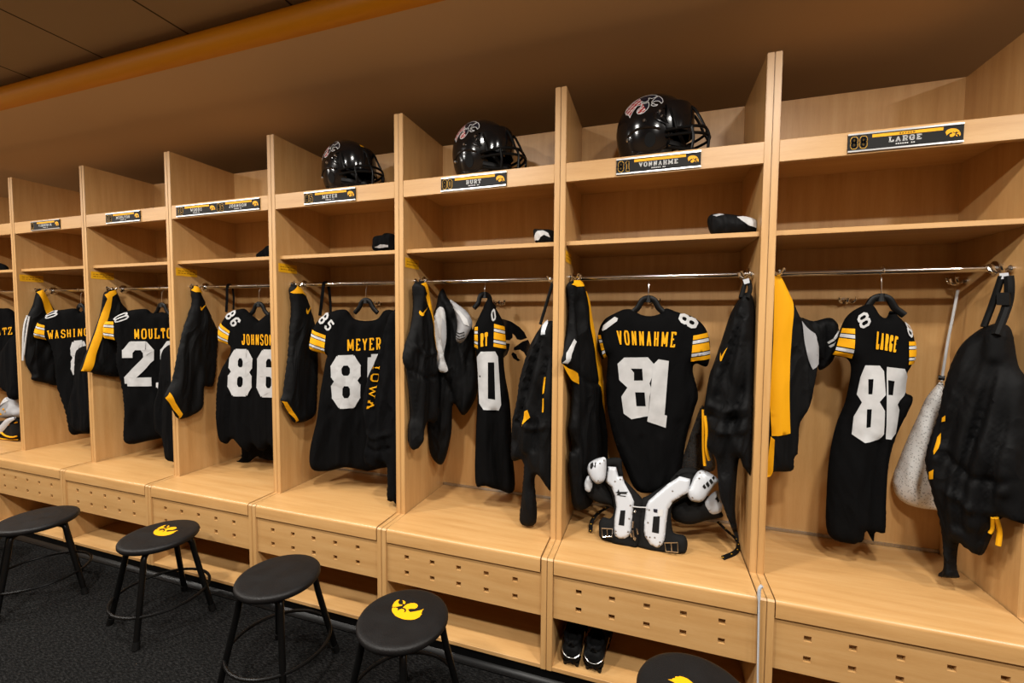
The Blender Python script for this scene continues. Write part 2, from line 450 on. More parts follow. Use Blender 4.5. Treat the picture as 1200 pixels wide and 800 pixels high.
# ------------------------------------------------------------------ soft goods
GL = {
 'A': [[(.12,0),(.5,1),(.88,0)],[(.26,.34),(.74,.34)],[(-.02,0),(.28,0)],[(.72,0),(1.02,0)]],
 'B': [[(.18,0),(.18,1)],[(0,1),(.75,1),(.95,.86),(.95,.64),(.8,.52),(.18,.52)],[(.8,.52),(.95,.38),(.95,.14),(.75,0),(0,0)]],
 'C': [[(.95,.72),(.95,.82),(.75,1),(.25,1),(.05,.82),(.05,.18),(.25,0),(.75,0),(.95,.18),(.95,.28)]],
 'D': [[(.18,0),(.18,1)],[(0,1),(.7,1),(.95,.8),(.95,.2),(.7,0),(0,0)]],
 'E': [[(.18,0),(.18,1)],[(0,1),(.93,1),(.93,.86)],[(.18,.52),(.62,.52)],[(0,0),(.93,0),(.93,.14)]],
 'G': [[(.95,.7),(.95,.82),(.75,1),(.25,1),(.05,.82),(.05,.18),(.25,0),(.75,0),(.95,.18),(.95,.46),(.55,.46)]],
 'H': [[(.15,0),(.15,1)],[(.85,0),(.85,1)],[(.15,.5),(.85,.5)],[(0,0),(.32,0)],[(.68,0),(1,0)],[(0,1),(.32,1)],[(.68,1),(1,1)]],
 'I': [[(.5,0),(.5,1)],[(.2,0),(.8,0)],[(.2,1),(.8,1)]],
 'J': [[(.75,1),(.75,.18),(.58,0),(.22,0),(.05,.18),(.05,.34)],[(.5,1),(1,1)]],
 'K': [[(.15,0),(.15,1)],[(.15,.42),(.85,1)],[(.36,.58),(.88,0)],[(0,0),(.34,0)],[(.66,0),(1.02,0)],[(0,1),(.34,1)],[(.66,1),(1,1)]],
 'L': [[(.2,1),(.2,0),(.95,0),(.95,.28)],[(0,1),(.42,1)],[(0,0),(.3,0)]],
 'M': [[(.12,0),(.12,1),(.5,.18),(.88,1),(.88,0)],[(-.05,0),(.28,0)],[(.72,0),(1.05,0)],[(-.05,1),(.14,1)],[(.86,1),(1.05,1)]],
 'N': [[(.15,0),(.15,1),(.85,0),(.85,1)],[(0,0),(.32,0)],[(0,1),(.2,1)],[(.66,1),(1,1)]],
 'O': [[(.25,0),(.05,.2),(.05,.8),(.25,1),(.75,1),(.95,.8),(.95,.2),(.75,0),(.25,0)]],
 'R': [[(.18,0),(.18,1)],[(0,1),(.75,1),(.95,.86),(.95,.6),(.78,.46),(.18,.46)],[(.55,.46),(.9,0)],[(0,0),(.38,0)],[(.76,0),(1.02,0)]],
 'S': [[(.93,.76),(.93,.84),(.75,1),(.25,1),(.06,.84),(.06,.66),(.25,.54),(.75,.46),(.94,.34),(.94,.16),(.75,0),(.25,0),(.06,.16),(.06,.24)]],
 'T': [[(.5,0),(.5,1)],[(.02,.74),(.02,1),(.98,1),(.98,.74)],[(.3,0),(.7,0)]],
 'U': [[(.13,1),(.13,.2),(.3,0),(.7,0),(.87,.2),(.87,1)],[(-.04,1),(.3,1)],[(.7,1),(1.04,1)]],
 'V': [[(.1,1),(.5,0),(.9,1)],[(-.05,1),(.26,1)],[(.74,1),(1.05,1)]],
 'W': [[(.06,1),(.27,0),(.5,.75),(.73,0),(.94,1)],[(-.06,1),(.2,1)],[(.8,1),(1.06,1)]],
 'X': [[(.1,0),(.9,1)],[(.1,1),(.9,0)]],
 'Y': [[(.08,1),(.5,.48),(.92,1)],[(.5,.48),(.5,0)],[(-.05,1),(.24,1)],[(.76,1),(1.05,1)],[(.32,0),(.68,0)]],
 'Z': [[(.08,.76),(.08,1),(.9,1),(.08,0),(.92,0),(.92,.24)]],
 '0': [[(.28,0),(.05,.18),(.05,.82),(.28,1),(.72,1),(.95,.82),(.95,.18),(.72,0),(.28,0)]],
 '1': [[(.5,0),(.5,1),(.2,.82)],[(.18,0),(.82,0)]],
 '2': [[(.07,.72),(.07,.84),(.27,1),(.73,1),(.93,.84),(.93,.64),(.1,.08),(.1,0),(.93,0)]],
 '3': [[(.07,.84),(.27,1),(.73,1),(.93,.84),(.93,.64),(.76,.52),(.4,.52)],[(.76,.52),(.93,.38),(.93,.16),(.73,0),(.27,0),(.07,.16)]],
 '5': [[(.9,1),(.1,1),(.1,.58),(.73,.58),(.93,.42),(.93,.16),(.73,0),(.27,0),(.07,.16)]],
 '6': [[(.9,.84),(.73,1),(.27,1),(.07,.84),(.07,.16),(.27,0),(.73,0),(.93,.16),(.93,.4),(.73,.54),(.07,.54)]],
 '8': [[(.27,.52),(.07,.66),(.07,.84),(.27,1),(.73,1),(.93,.84),(.93,.66),(.73,.52),(.27,.52),(.07,.38),(.07,.16),(.27,0),(.73,0),(.93,.16),(.93,.38),(.73,.52)]],
 '9': [[(.1,.16),(.27,0),(.73,0),(.93,.16),(.93,.84),(.73,1),(.27,1),(.07,.84),(.07,.6),(.27,.46),(.93,.46)]],
 '.': [[(.3,0),(.5,0)]], ',': [[(.4,.06),(.3,-.12)]], ' ': [],
}
GW = {'M': 1.32, 'W': 1.38, 'N': 1.05, 'I': .62, '1': .8, '.': .4, 'J': .9, ' ': .5}
SWOOSH = [(.0,.38),(.06,.62),(.14,.40),(.24,.36),(1.0,.98),(.30,.06),(.14,.02),(.04,.14)]
def glyph_quads(text, w, asp, gap):
    """stroke boxes of a text laid out in the unit square; asp = letter cell width:height in the target"""
    ws = [GW.get(c, 1) for c in text]; n = len(text); u = 1/(sum(ws)+(n-1)*gap); out = []
    asp0 = asp*(1/(n+(n-1)*gap))**-1*u; hw = w/2; x0 = -u*gap
    for i, ch in enumerate(text):
        x0 += u*gap + (u*ws[i-1] if i else 0); cw = u*ws[i]; asp = asp0*ws[i]
        for st in GL[ch]:
            if asp < .66 and len(st) == 2 and ch in 'AHKMNRTUVWXY' and st[0][1] == st[1][1] and st[0][1] in (0, 1) and abs(st[0][0]-st[1][0]) < .45: continue   # condensed letters: no slabs
            # work in height units: x scaled by asp
            P = [((hw/asp + x*(1-2*hw/asp))*asp, hw + y*(1-2*hw)) for x, y in st]
            for (a, b) in zip(P, P[1:]):
                d = (b[0]-a[0], b[1]-a[1]); L = math.hypot(*d)
                if L < 1e-6: continue
                d = (d[0]/L, d[1]/L); e = hw*.42; nn = (-d[1]*hw, d[0]*hw)
                A = (a[0]-d[0]*e, a[1]-d[1]*e); B = (b[0]+d[0]*e, b[1]+d[1]*e)
                q = [(A[0]-nn[0], A[1]-nn[1]), (B[0]-nn[0], B[1]-nn[1]), (B[0]+nn[0], B[1]+nn[1]), (A[0]+nn[0], A[1]+nn[1])]
                out.append([(x0 + x/asp*cw, y) for x, y in q])
    return out
def bil(q, s, t):
    """q = TL, TR, BR, BL; s to the right, t upwards"""
    a = (1-s)*(1-t); b = s*(1-t); c = s*t; d = (1-s)*t
    return tuple(d*q[0][k] + c*q[1][k] + b*q[2][k] + a*q[3][k] for k in range(len(q[0])))
def resample(P, step, closed=True):
    out = []; n = len(P)
    for i in range(n if closed else n-1):
        a, b = P[i], P[(i+1) % n]; L = math.dist(a, b); k = max(1, int(round(L/step)))
        out += [(a[0]+(b[0]-a[0])*j/k, a[1]+(b[1]-a[1])*j/k) for j in range(k)]
    return out
class Cloth:
    """one hanging piece of cloth: a closed puffed shell with folds, from an outline in its own upright plane"""
    def __init__(s, name, zoom, pts, at, th=.03, r=.05, amp=.006, wl=.13, seed=1, mat='jersey_black', step=.014,
                 tilt=0, mirror=None, lim=None, zmin=None, soft=True, bow=.0, parent=None, vert=True, back=1.0, folds=()):
        s.zoom = zoom; x0, y0, a = at; a = math.radians(a); t = math.radians(tilt)
        s.P = Vector((x0, y0, 0)); s.U = Vector((math.cos(a), math.sin(a), 0))
        k = math.floor(x0/W); s.x0, s.x1 = k*W+T, (k+1)*W-T
        s.N = Vector((math.sin(a), -math.cos(a), 0)); s.V = Vector((0, 0, 1))
        if tilt:
            s.V, s.N = (s.V*math.cos(t) - s.N*math.sin(t)), (s.N*math.cos(t) + s.V*math.sin(t))
            s.P = Vector((x0, y0, ZB))
        uv = [s.uv(*p) for p in pts]
        if mirror is not None:
            c = s.uv(mirror, pts[0][1])[0]
            f = 1.0
            if lim is not None: f = min(1, (lim-th*.3-c-x0)/(c-min(u for u, v in uv)))
            uv = uv + [(c+(c-u)*f, v) for u, v in uv[::-1]]
        if soft: uv = [tuple(p)[:2] for p in smooth_path([(u, v, 0) for u, v in uv], 5, True)]
        if zmin is not None: uv = [(u, max(v, zmin)) for u, v in uv]
        s.out = np.array(resample(uv, step))
        s.th, s.r, s.amp, s.wl, s.bow, s.seed, s.vert = th, r, amp, wl, bow, seed, vert
        s.c = s.out.mean(0)
        s.folds = [(np.array([s.uv(*q) for q in ln]), h, w) for ln, h, w in folds]
        s.origin = s.world(s.c[0], s.out[:, 1].min(), 0)
        rng = np.random.default_rng(seed)
        s.waves = [(rng.normal(0, 1), rng.uniform(.6, 1.7), rng.normal(0, .25 if vert else .6), rng.uniform(0, 6.28), rng.uniform(.3, 1)) for _ in range(7)]
        lo, hi = s.out.min(0), s.out.max(0)
        gx, gy = np.meshgrid(np.arange(lo[0], hi[0], step), np.arange(lo[1], hi[1], step*.87))
        gx = gx + (np.arange(gx.shape[0]) % 2)[:, None]*step/2
        g = np.stack([gx.ravel(), gy.ravel()], 1)
        g = g[s.sdist(g) > step*.45]
        pts2 = np.concatenate([s.out, g]); n = len(s.out)
        res = delaunay_2d_cdt([Vector(p) for p in pts2], [(i, (i+1) % n) for i in range(n)], [], 1, 1e-7)
        vv = np.array([[v.x, v.y] for v in res[0]])
        edge = np.abs(s.sdist(vv)) < 1e-5
        fr = s.front(vv); sh = s.shift(vv); bk = sh - (fr-sh)*back
        verts = []; fi = []; bi = []
        for i, (u, v) in enumerate(vv):
            if edge[i]:
                fi.append(len(verts)); bi.append(len(verts)); verts.append(s.world(u, v, sh[i])-s.origin)
            else:
                fi.append(len(verts)); verts.append(s.world(u, v, fr[i])-s.origin)
                bi.append(len(verts)); verts.append(s.world(u, v, bk[i])-s.origin)
        faces = []
        for f in res[2]:
            faces.append([fi[i] for i in f])
            b = [bi[i] for i in f][::-1]
            if set(b) != set(faces[-1]): faces.append(b)
        me = bpy.data.meshes.new(name); me.from_pydata([tuple(v) for v in verts], [], faces)
        bm = bmesh.new(); bm.from_mesh(me); bmesh.ops.recalc_face_normals(bm, faces=bm.faces); bm.to_mesh(me); bm.free()
        s.o = link(name, me, mat, parent, angle=75, loc=s.origin if parent is None else None)
        if parent is not None: s.o.location = s.origin - parent.location
    def xy(s, px, py):
        ox, oy, sc = s.zoom; return ox+px/sc, oy+py/sc
    def uv(s, px, py):
        d = ray(*s.xy(px, py)); t = (s.P-CAM).dot(s.N)/d.dot(s.N); p = CAM+d*t-s.P
        return (p.dot(s.U), p.dot(s.V))
    def world(s, u, v, n):
        q = s.P + s.U*float(u) + s.V*float(v) + s.N*float(n)     # cloth presses flat against the panels it touches
        q.x = min(max(q.x, s.x0+.001), s.x1-.001); q.y = min(q.y, D-.0145); q.z = max(q.z, ZB+.0015)
        return q
    def sdist(s, q):
        a = s.out; b = np.roll(a, -1, 0); ab = b-a; L = (ab**2).sum(1)+1e-12
        d = np.full(len(q), 1e9); inside = np.zeros(len(q), bool)
        for i in range(len(a)):
            ap = q-a[i]; t = np.clip((ap@ab[i])/L[i], 0, 1)
            d = np.minimum(d, ((ap-t[:, None]*ab[i])**2).sum(1))
            c = ((a[i, 1] > q[:, 1]) != (b[i, 1] > q[:, 1]))
            with np.errstate(divide='ignore', invalid='ignore'):
                xi = ab[i, 0]*(q[:, 1]-a[i, 1])/(ab[i, 1] if ab[i, 1] else 1e-9)+a[i, 0]
            inside ^= c & (q[:, 0] < xi)
        return np.where(inside, 1, -1)*np.sqrt(d)
    def shift(s, q):
        if not s.bow: return np.zeros(len(q))
        return s.bow*np.sin((q[:, 0]-s.c[0])*9+s.seed)*.6 + s.bow*np.sin((q[:, 1])*5+s.seed*2)*.4
    def front(s, q):
        d = np.clip(s.sdist(q), 0, s.r)/s.r
        prof = np.sqrt(np.clip(1-(1-d)**2, 0, 1))
        w = np.zeros(len(q)); x = q[:, 0]; y = q[:, 1]
        for (am, fr, sl, ph, wp) in s.waves:
            k = 2*PI/s.wl*fr
            ang = k*(x*(1 if s.vert else .9) + y*(sl if s.vert else sl*1.1)) + ph + wp*1.6*np.sin(y*11+ph*3) + .8*np.sin(x*17+ph)
            w += am*(np.sin(ang)*.75 + .25*np.sin(2*ang+ph))
        w *= s.amp/2.6
        for ln, h, wd in s.folds:                      # pressed-in and raised folds along given lines
            dd = np.full(len(q), 1e9)
            for a, b in zip(ln[:-1], ln[1:]):
                ab = b-a; t = np.clip(((q-a)@ab)/(ab@ab+1e-12), 0, 1)
                dd = np.minimum(dd, ((q-a-t[:, None]*ab)**2).sum(1))
            w += h*np.exp(-dd/wd**2)
        return s.shift(q) + prof*s.th + np.minimum(d*1.6, 1)*np.clip(w, -s.th*.85, .045)
    def lift(s, uvs, off):
        q = np.array(uvs); f = s.front(q)+off
        return [s.world(u, v, n)-s.origin for (u, v), n in zip(q, f)]
    # --- marks that lie on the cloth, all given in the same zoom frame
    def patch(s, name, mat, polys, holes=(), off=.0045, step=.016, label=None):
        mb = MB()
        for pl in polys:
            uv = [s.uv(*p) for p in pl]; s.fill(mb, uv, [[s.uv(*p) for p in h] for h in holes], off, step)
        return s.add(mb, name, mat, label)
    def fill(s, mb, uv, holes, off, step):
        P = resample(uv, step); n = len(P); E = [(i, (i+1) % n) for i in range(n)]
        lo = np.min(P, 0); hi = np.max(P, 0)
        gx, gy = np.meshgrid(np.arange(lo[0]+step/2, hi[0], step), np.arange(lo[1]+step/2, hi[1], step))
        g = [tuple(p) for p in np.stack([gx.ravel(), gy.ravel()], 1)]
        inside = lambda p, poly: sum(((a[1] > p[1]) != (b[1] > p[1])) and (p[0] < (b[0]-a[0])*(p[1]-a[1])/(b[1]-a[1])+a[0]) for a, b in zip(poly, poly[1:]+poly[:1])) % 2 == 1
        g = [p for p in g if inside(p, uv)]
        A = list(P)
        for h in holes:
            h2 = resample(h, step); k = len(A); A += h2; E += [(k+i, k+(i+1) % len(h2)) for i in range(len(h2))]
        A += g
        r = delaunay_2d_cdt([Vector(p) for p in A], E, [], 0, 1e-7)
        co = [(v.x, v.y) for v in r[0]]
        L = s.lift(co, off); vs = [mb.bm.verts.new(p) for p in L]
        for f in r[2]:
            c = (sum(co[i][0] for i in f)/len(f), sum(co[i][1] for i in f)/len(f))
            if inside(c, uv) and not any(inside(c, h) for h in holes):
                try: mb.bm.faces.new([vs[i] for i in f])
                except ValueError: pass
    def add(s, mb, name, mat, label=None, off=None):
        for f in mb.bm.faces: f.normal_update()
        o = mb.build(name, mat, s.o, angle=70, normals=False)
        me = o.data
        if len(me.polygons):                                   # face the room
            n = sum((p.normal*p.area for p in me.polygons), Vector())
            if n.dot(s.N) < 0: me.flip_normals()
        if label: o['label'] = label
        return o
    def text(s, name, text, quad, mat, w=.2, gap=.25, off=.0045, label=None, vis=None):
        mb = MB()
        TLp, TR, BR, BL = [s.uv(*p) for p in quad]
        h = (math.dist(TLp, BL)+math.dist(TR, BR))/2; wd = (math.dist(TLp, TR)+math.dist(BL, BR))/2
        n = len(text)
        if vis:                                   # the quad spans only the first vis letters
            f = (n+(n-1)*gap)/(vis+(vis-1)*gap)
            TR = tuple(a+(b-a)*f for a, b in zip(TLp, TR)); BR = tuple(a+(b-a)*f for a, b in zip(BL, BR)); wd *= f
        asp = wd/(n+(n-1)*gap)/h
        q = (TLp, TR, BR, BL); co = []; fa = []
        for g in glyph_quads(text, w, asp, gap):
            L = math.dist(bil(q, *g[0]), bil(q, *g[1])); k = max(1, min(8, int(L/.018)))
            b0 = len(co)
            for i in range(k+1):
                f = i/k
                for a, b in ((g[0], g[1]), (g[3], g[2])):
                    co.append(bil(q, a[0]+(b[0]-a[0])*f, a[1]+(b[1]-a[1])*f))
            for i in range(k): fa.append((b0+2*i, b0+2*i+2, b0+2*i+3, b0+2*i+1))
        if not co: return
        L = s.lift(co, off); vs = [mb.bm.verts.new(p) for p in L]
        for f in fa:
            try: mb.bm.faces.new([vs[i] for i in f])
            except ValueError: pass
        return s.add(mb, name, mat, label)
    def stripes(s, quad, label=None):
        """yellow and white sleeve bands"""
        for mat, rng in (('yellow_cloth', ((0, .17), (.36, .66), (.85, 1))), ('white_cloth', ((.205, .325), (.70, .815)))):
            for a, b in rng:
                mb = MB(); pl = [bil(quad, 0, 1-a), bil(quad, 1, 1-a), bil(quad, 1, 1-b), bil(quad, 0, 1-b)]
                s.fill(mb, [s.uv(*p) for p in pl], [], .0035, .012)
                s.add(mb, 'sleeve_stripe', mat, 'yellow sleeve band' if mat[0] == 'y' else 'white sleeve band')
    def check_mark(s, quad, mat='yellow_cloth'):
        return s.patch('check_mark', mat, [[bil(quad, x, y) for x, y in SWOOSH]])
    def cord(s, name, mat, pts, r, off=.004, flat=None):
        uv = [s.uv(*p) for p in pts]; L = s.lift(uv, off)
        mb = MB(); mb.tube(smooth_path(L, 5), r, 8)
        return mb.build(name, mat, s.o)
def hanger(x, y, px_z, label, rz=0, w=.072):
    """black moulded hanger hooked over the rod; its arms run into the shoulders"""
    z1 = 1.632+.0115
    root = empty('clothes_hanger', (x, y, px_z), rz, label, 'hanger', 'black clothes hangers on the rods')
    dz = z1-px_z
    r = .0145
    pts = [(-.0145, 0, dz-.018), (-.0148, 0, dz-.004)] + [(-.0145*math.cos(a), 0, dz-.0115+.0145*math.sin(a)+.0035) for a in (.5, 1.0, 1.57, 2.1, 2.6)] + [(.0145, 0, dz-.012), (.012, 0, dz-.028), (.004, 0, dz-.04), (0, 0, .03), (0, 0, .0)]
    MB().tube(smooth_path([(x_*0+x_*math.sin(-rz)*-1, x_*math.cos(rz), z_) for x_, y_, z_ in pts], 4), .0021, 8).build('hook', 'chrome', root)
    mb = MB()
    mb.tube(smooth_path([(-w, 0, -.062), (-w*.6, 0, -.036), (-.025, 0, -.004), (0, 0, .006), (.025, 0, -.004), (w*.6, 0, -.036), (w, 0, -.062)], 4), .0085, 10, flat=1.5, up=(0, 0, 1))
    mb.tube([(0, 0, -.012), (0, 0, .018)], [.015, .009], 12)
    mb.build('hanger_arms', 'black_plastic', root)
    return root
# ------------------------------------------------------------------ jackets, jerseys and bags, locker by locker
Z1 = (0, 320, 3.636); Z3 = (180, 320, 3.3333); Z4 = (300, 320, 2.857); Z5 = (460, 300, 2.5)
Z6 = (640, 300, 2.222); Z7 = (690, 350, 5.3333); Z9 = (880, 300, 2.05); Z8 = (960, 350, 4.4444)
def lx(k, x): return k*W+x
RODY = .185
JG = 'black and yellow jerseys on hangers'
def jersey(label, *a, **k):
    c = Cloth('jersey', *a, **k); tag(c.o, label, 'jersey', JG); return c
LJ = 'jackets and pants on the left panels'
def wear(name, label, cat, group, *a, **k):
    c = Cloth(name, *a, **k); tag(c.o, label, cat, group); return c

# locker at the left edge
c = jersey('black jersey cut off by the left edge, only the last yellow name letters showing', Z1, [(12,150),(-20,152),(-50,190),(-70,260),(-45,290),(-42,480),(12,485)], (on(12/3.636, 390, 1, RODY).x, RODY, 25), mirror=12, lim=None, th=.035, seed=3)
c.text('name_lettering', 'KATZ', [(-20,238),(75,228),(75,260),(-20,268)], 'yellow_cloth', w=.115)
wear('sweatshirt', 'black sweatshirt hanging in front of the jersey at the left edge', 'sweatshirt', None, Z1, [(62,262),(80,285),(86,400),(84,520),(58,540),(40,512),(18,490),(0,410),(8,340),(38,300)], (lx(-1,.6), .09, 0), th=.03, seed=5, mat='fleece_black')

# second locker
c = wear('jacket', 'black jacket with yellow lining and a white drawstring hung on a left panel', 'jacket', LJ, Z1,
  [(155,78),(175,66),(196,92),(222,140),(240,175),(255,260),(250,400),(246,475),(190,467),(136,454),(134,430),(112,392),(103,340),(95,275),(104,215),(125,165),(140,132)], (lx(0,.062), .1, 90), th=.026, seed=8, mat='nylon_black')
c.patch('lining', 'yellow_cloth', [[(154,80),(178,70),(198,105),(222,168),(196,190),(180,150),(168,110)]], label='yellow lining')
c.cord('drawstring', 'white_cloth', [(116,180),(104,215),(96,270),(97,330),(96,372)], .0055); c.cord('drawstring', 'white_cloth', [(120,184),(110,225),(103,270),(101,320),(100,350)], .0045)
c = jersey('black jersey with a long yellow name, number mostly hidden, beside the white drawstring jacket', Z1, [(345,165),(320,150),(270,155),(230,161),(190,186),(165,212),(150,272),(205,286),(222,320),(236,390),(242,470),(258,525),(281,592),(302,682),(345,684)], (on(345/3.636, 390, 1, RODY).x, RODY, 30), mirror=345, th=.035, seed=11)
c.text('name_lettering', 'WASHINGTON', [(218,244),(368,234),(368,268),(220,281)], 'yellow_cloth', w=.115, vis=6)
c.stripes([(162,210),(208,222),(208,284),(150,272)])
c.text('shoulder_number', '8', [(198,176),(256,152),(270,180),(206,198)], 'number_white', w=.175)
c.text('number', '8', [(314,288),(388,282),(388,430),(318,436)], 'number_white', w=.2, off=.006)
hanger(on(345/3.636, 360, 1, RODY).x, RODY, 1.522, 'black hanger under the rod of the second locker from the left edge')
wear('sweatpants', 'black sweatpants hanging beside the long named jersey, nearest its right panel', 'pants', None, Z1, [(330,340),(360,310),(395,330),(400,500),(395,660),(345,675),(310,640),(305,560),(322,470)], (lx(0,.6), .075, 0), th=.03, seed=14, mat='fleece_black')

# third locker
c = wear('jacket', 'black jacket with one broad yellow stripe running to its hem beside the number 28 jersey', 'jacket', LJ, Z1,
  [(440,90),(458,76),(490,68),(520,130),(548,170),(560,300),(540,420),(500,442),(420,432),(380,421),(340,418),(362,350),(400,250),(428,165)], (lx(1,.062), .1, 90), th=.026, seed=21, mat='nylon_black')
c.patch('stripe', 'yellow_cloth', [[(441,92),(460,78),(492,69),(488,88),(468,100),(462,150),(438,230),(404,330),(380,419),(341,416),(364,350),(402,250),(430,165),(448,110)]], label='yellow stripe', off=.003)
c = jersey('black jersey with white number 28', Z1, [(690,165),(650,170),(620,152),(545,160),(500,180),(450,212),(448,276),(482,286),(500,302),(495,380),(510,440),(525,520),(530,600),(535,722),(640,712),(690,702)], (on(690/3.636, 390, 1, RODY).x, RODY, 30), mirror=690, th=.035, seed=22)
c.text('name_lettering', 'MOULTON', [(585,237),(720,233),(720,277),(587,280)], 'yellow_cloth', w=.115, vis=5)
c.text('number', '28', [(530,290),(678,288),(680,477),(536,478)], 'number_white', w=.195, gap=.08, off=.0065, vis=1)
c.text('shoulder_number', '8', [(488,192),(556,160),(575,190),(505,216)], 'number_white', w=.175)
c.stripes([(450,205),(497,206),(501,284),(450,275)])
hanger(on(690/3.636, 360, 1, RODY).x, RODY, 1.522, 'black hanger carrying the number 28 jersey')
c = wear('sweatpants', 'black sweatpants with a small white tag beside the number 28 jersey', 'pants', None, Z1, [(700,330),(725,305),(770,330),(775,600),(765,790),(738,802),(714,790),(704,735),(692,690),(670,668),(664,560),(682,490),(690,400)], (lx(1,.63), .075, 0), th=.03, seed=25, mat='fleece_black')
c.patch('tag', 'white_cloth', [[(668,466),(700,463),(698,488),(668,486)]], label='white tag')

# fourth locker
c = wear('sweatpants', 'black pants with a yellow check mark and yellow hem hung beside the number 86 jersey', 'pants', LJ, Z3,
  [(145,66),(155,50),(174,55),(190,88),(215,150),(240,200),(250,232),(246,310),(240,400),(228,443),(198,442),(195,470),(190,525),(150,555),(97,568),(70,530),(42,488),(52,458),(75,410),(90,330),(115,220),(135,160),(150,110)], (lx(2,.066), .1, 90), th=.03, seed=31, mat='nylon_black')
c.patch('waistband', 'yellow_cloth', [[(144,66),(155,49),(174,54),(188,84),(168,74),(152,74)]], label='yellow lining')
c.patch('hem', 'yellow_cloth', [[(42,487),(54,464),(72,505),(99,548),(97,568),(72,532)]], label='yellow hem')
c.check_mark([(168,118),(196,118),(196,146),(168,146)])
c = jersey('black jersey with white number 86', Z3, [(412,185),(395,172),(372,152),(350,138),(300,152),(275,182),(258,218),(260,266),(290,278),(305,292),(292,330),(266,380),(252,430),(246,560),(262,648),(286,666),(312,648),(366,696),(390,668),(412,690)], (on(180+412/3.333, 390, 1, RODY).x, RODY, 15), mirror=412, th=.035, seed=33, folds=[([(290,330),(270,450),(268,640)], .014, .013), ([(310,480),(300,570),(300,650)], -.016, .013), ([(350,480),(345,580),(350,680)], .012, .013), ([(385,480),(384,580),(386,660)], -.012, .013)])
c.text('name_lettering', 'JOHNSON', [(362,237),(464,238),(464,281),(364,278)], 'yellow_cloth', w=.095, vis=6)
c.text('number', '86', [(310,293),(408,295),(404,478),(303,474)], 'number_white', w=.195, gap=.1, off=.006, vis=1)
c.text('shoulder_number', '86', [(325,138),(362,190),(328,213),(288,165)], 'number_white', w=.175)
c.stripes([(270,190),(313,226),(303,277),(257,263)])
hanger(on(180+412/3.333, 360, 1, RODY).x, RODY, 1.522, 'black hanger carrying the number 86 jersey')
wear('sweatpants', 'black pants hanging low behind the number 86 jersey, hem near the bench', 'pants', None, Z3, [(350,600),(470,600),(480,722),(420,722),(402,716),(360,745),(316,738),(345,715)], (lx(2,.4), .31, 0), th=.02, seed=35, mat='fleece_black')

# fifth locker
c = wear('sweatpants', 'black pants with a yellow check mark and yellow waist hung beside the number 85 jersey', 'pants', LJ, Z4,
  [(112,52),(130,38),(160,70),(178,112),(190,160),(202,240),(202,420),(190,482),(130,500),(105,460),(84,428),(92,400),(105,300),(115,180),(120,110)], (lx(3,.066), .1, 90), th=.03, seed=41, mat='nylon_black')
c.patch('waistband', 'yellow_cloth', [[(112,64),(131,37),(152,52),(166,80),(140,68),(116,68)]], label='yellow lining')
c.patch('hem', 'yellow_cloth', [[(83,428),(92,430),(133,492),(130,500),(104,462)]], label='yellow hem')
c.check_mark([(152,104),(176,104),(176,138),(152,138)])
c = jersey('black jersey with white number 85', Z4, [(368,160),(330,153),(300,122),(250,130),(214,152),(190,190),(182,255),(235,272),(232,300),(215,400),(203,490),(180,595),(187,655),(240,662),(300,650),(368,662)], (on(300+368/2.857, 390, 1, RODY).x, RODY, 20), mirror=368, th=.035, seed=43, folds=[([(225,380),(215,500),(205,640)], .014, .014), ([(258,450),(246,560),(240,660)], -.014, .014), ([(300,450),(290,560),(284,650)], .012, .014), ([(335,450),(330,560),(330,650)], -.012, .014)])
c.text('name_lettering', 'MEYER', [(313,220),(425,214),(425,255),(313,259)], 'yellow_cloth', w=.115)
c.text('number', '85', [(252,274),(364,270),(362,446),(262,449)], 'number_white', w=.195, gap=.1, off=.006, vis=1)
c.text('shoulder_number', '85', [(238,126),(276,172),(250,196),(212,158)], 'number_white', w=.175)
c.stripes([(192,188),(242,208),(236,271),(182,254)])
hanger(on(300+368/2.857, 350, 1, RODY).x, RODY, 1.538, 'black hanger carrying the number 85 jersey')
c = wear('sweatshirt', 'black sweatshirt with yellow letters covering part of the number 85 jersey', 'sweatshirt', None, Z4, [(436,180),(458,128),(490,140),(500,400),(490,750),(462,762),(442,752),(440,640),(410,652),(375,640),(365,608),(376,530),(360,440),(376,350),(402,290),(425,230)], (lx(3,.58), .05, 0), th=.035, seed=45, amp=.008, wl=.14, step=.012, folds=[([(456,140),(430,260),(400,360),(385,480),(378,600)], .016, .012), ([(464,160),(455,330),(430,470),(420,620)], .016, .012), ([(448,200),(420,330),(400,450)], -.014, .010), ([(370,520),(410,545),(460,530)], .014, .010), ([(368,570),(410,590),(460,580)], -.012, .009)], mat='fleece_black', vert=True)
c.text('lettering', 'IOWA', [(428,306),(408,452),(392,448),(412,302)], 'yellow_cloth', w=.2, gap=.35, label='yellow letters')

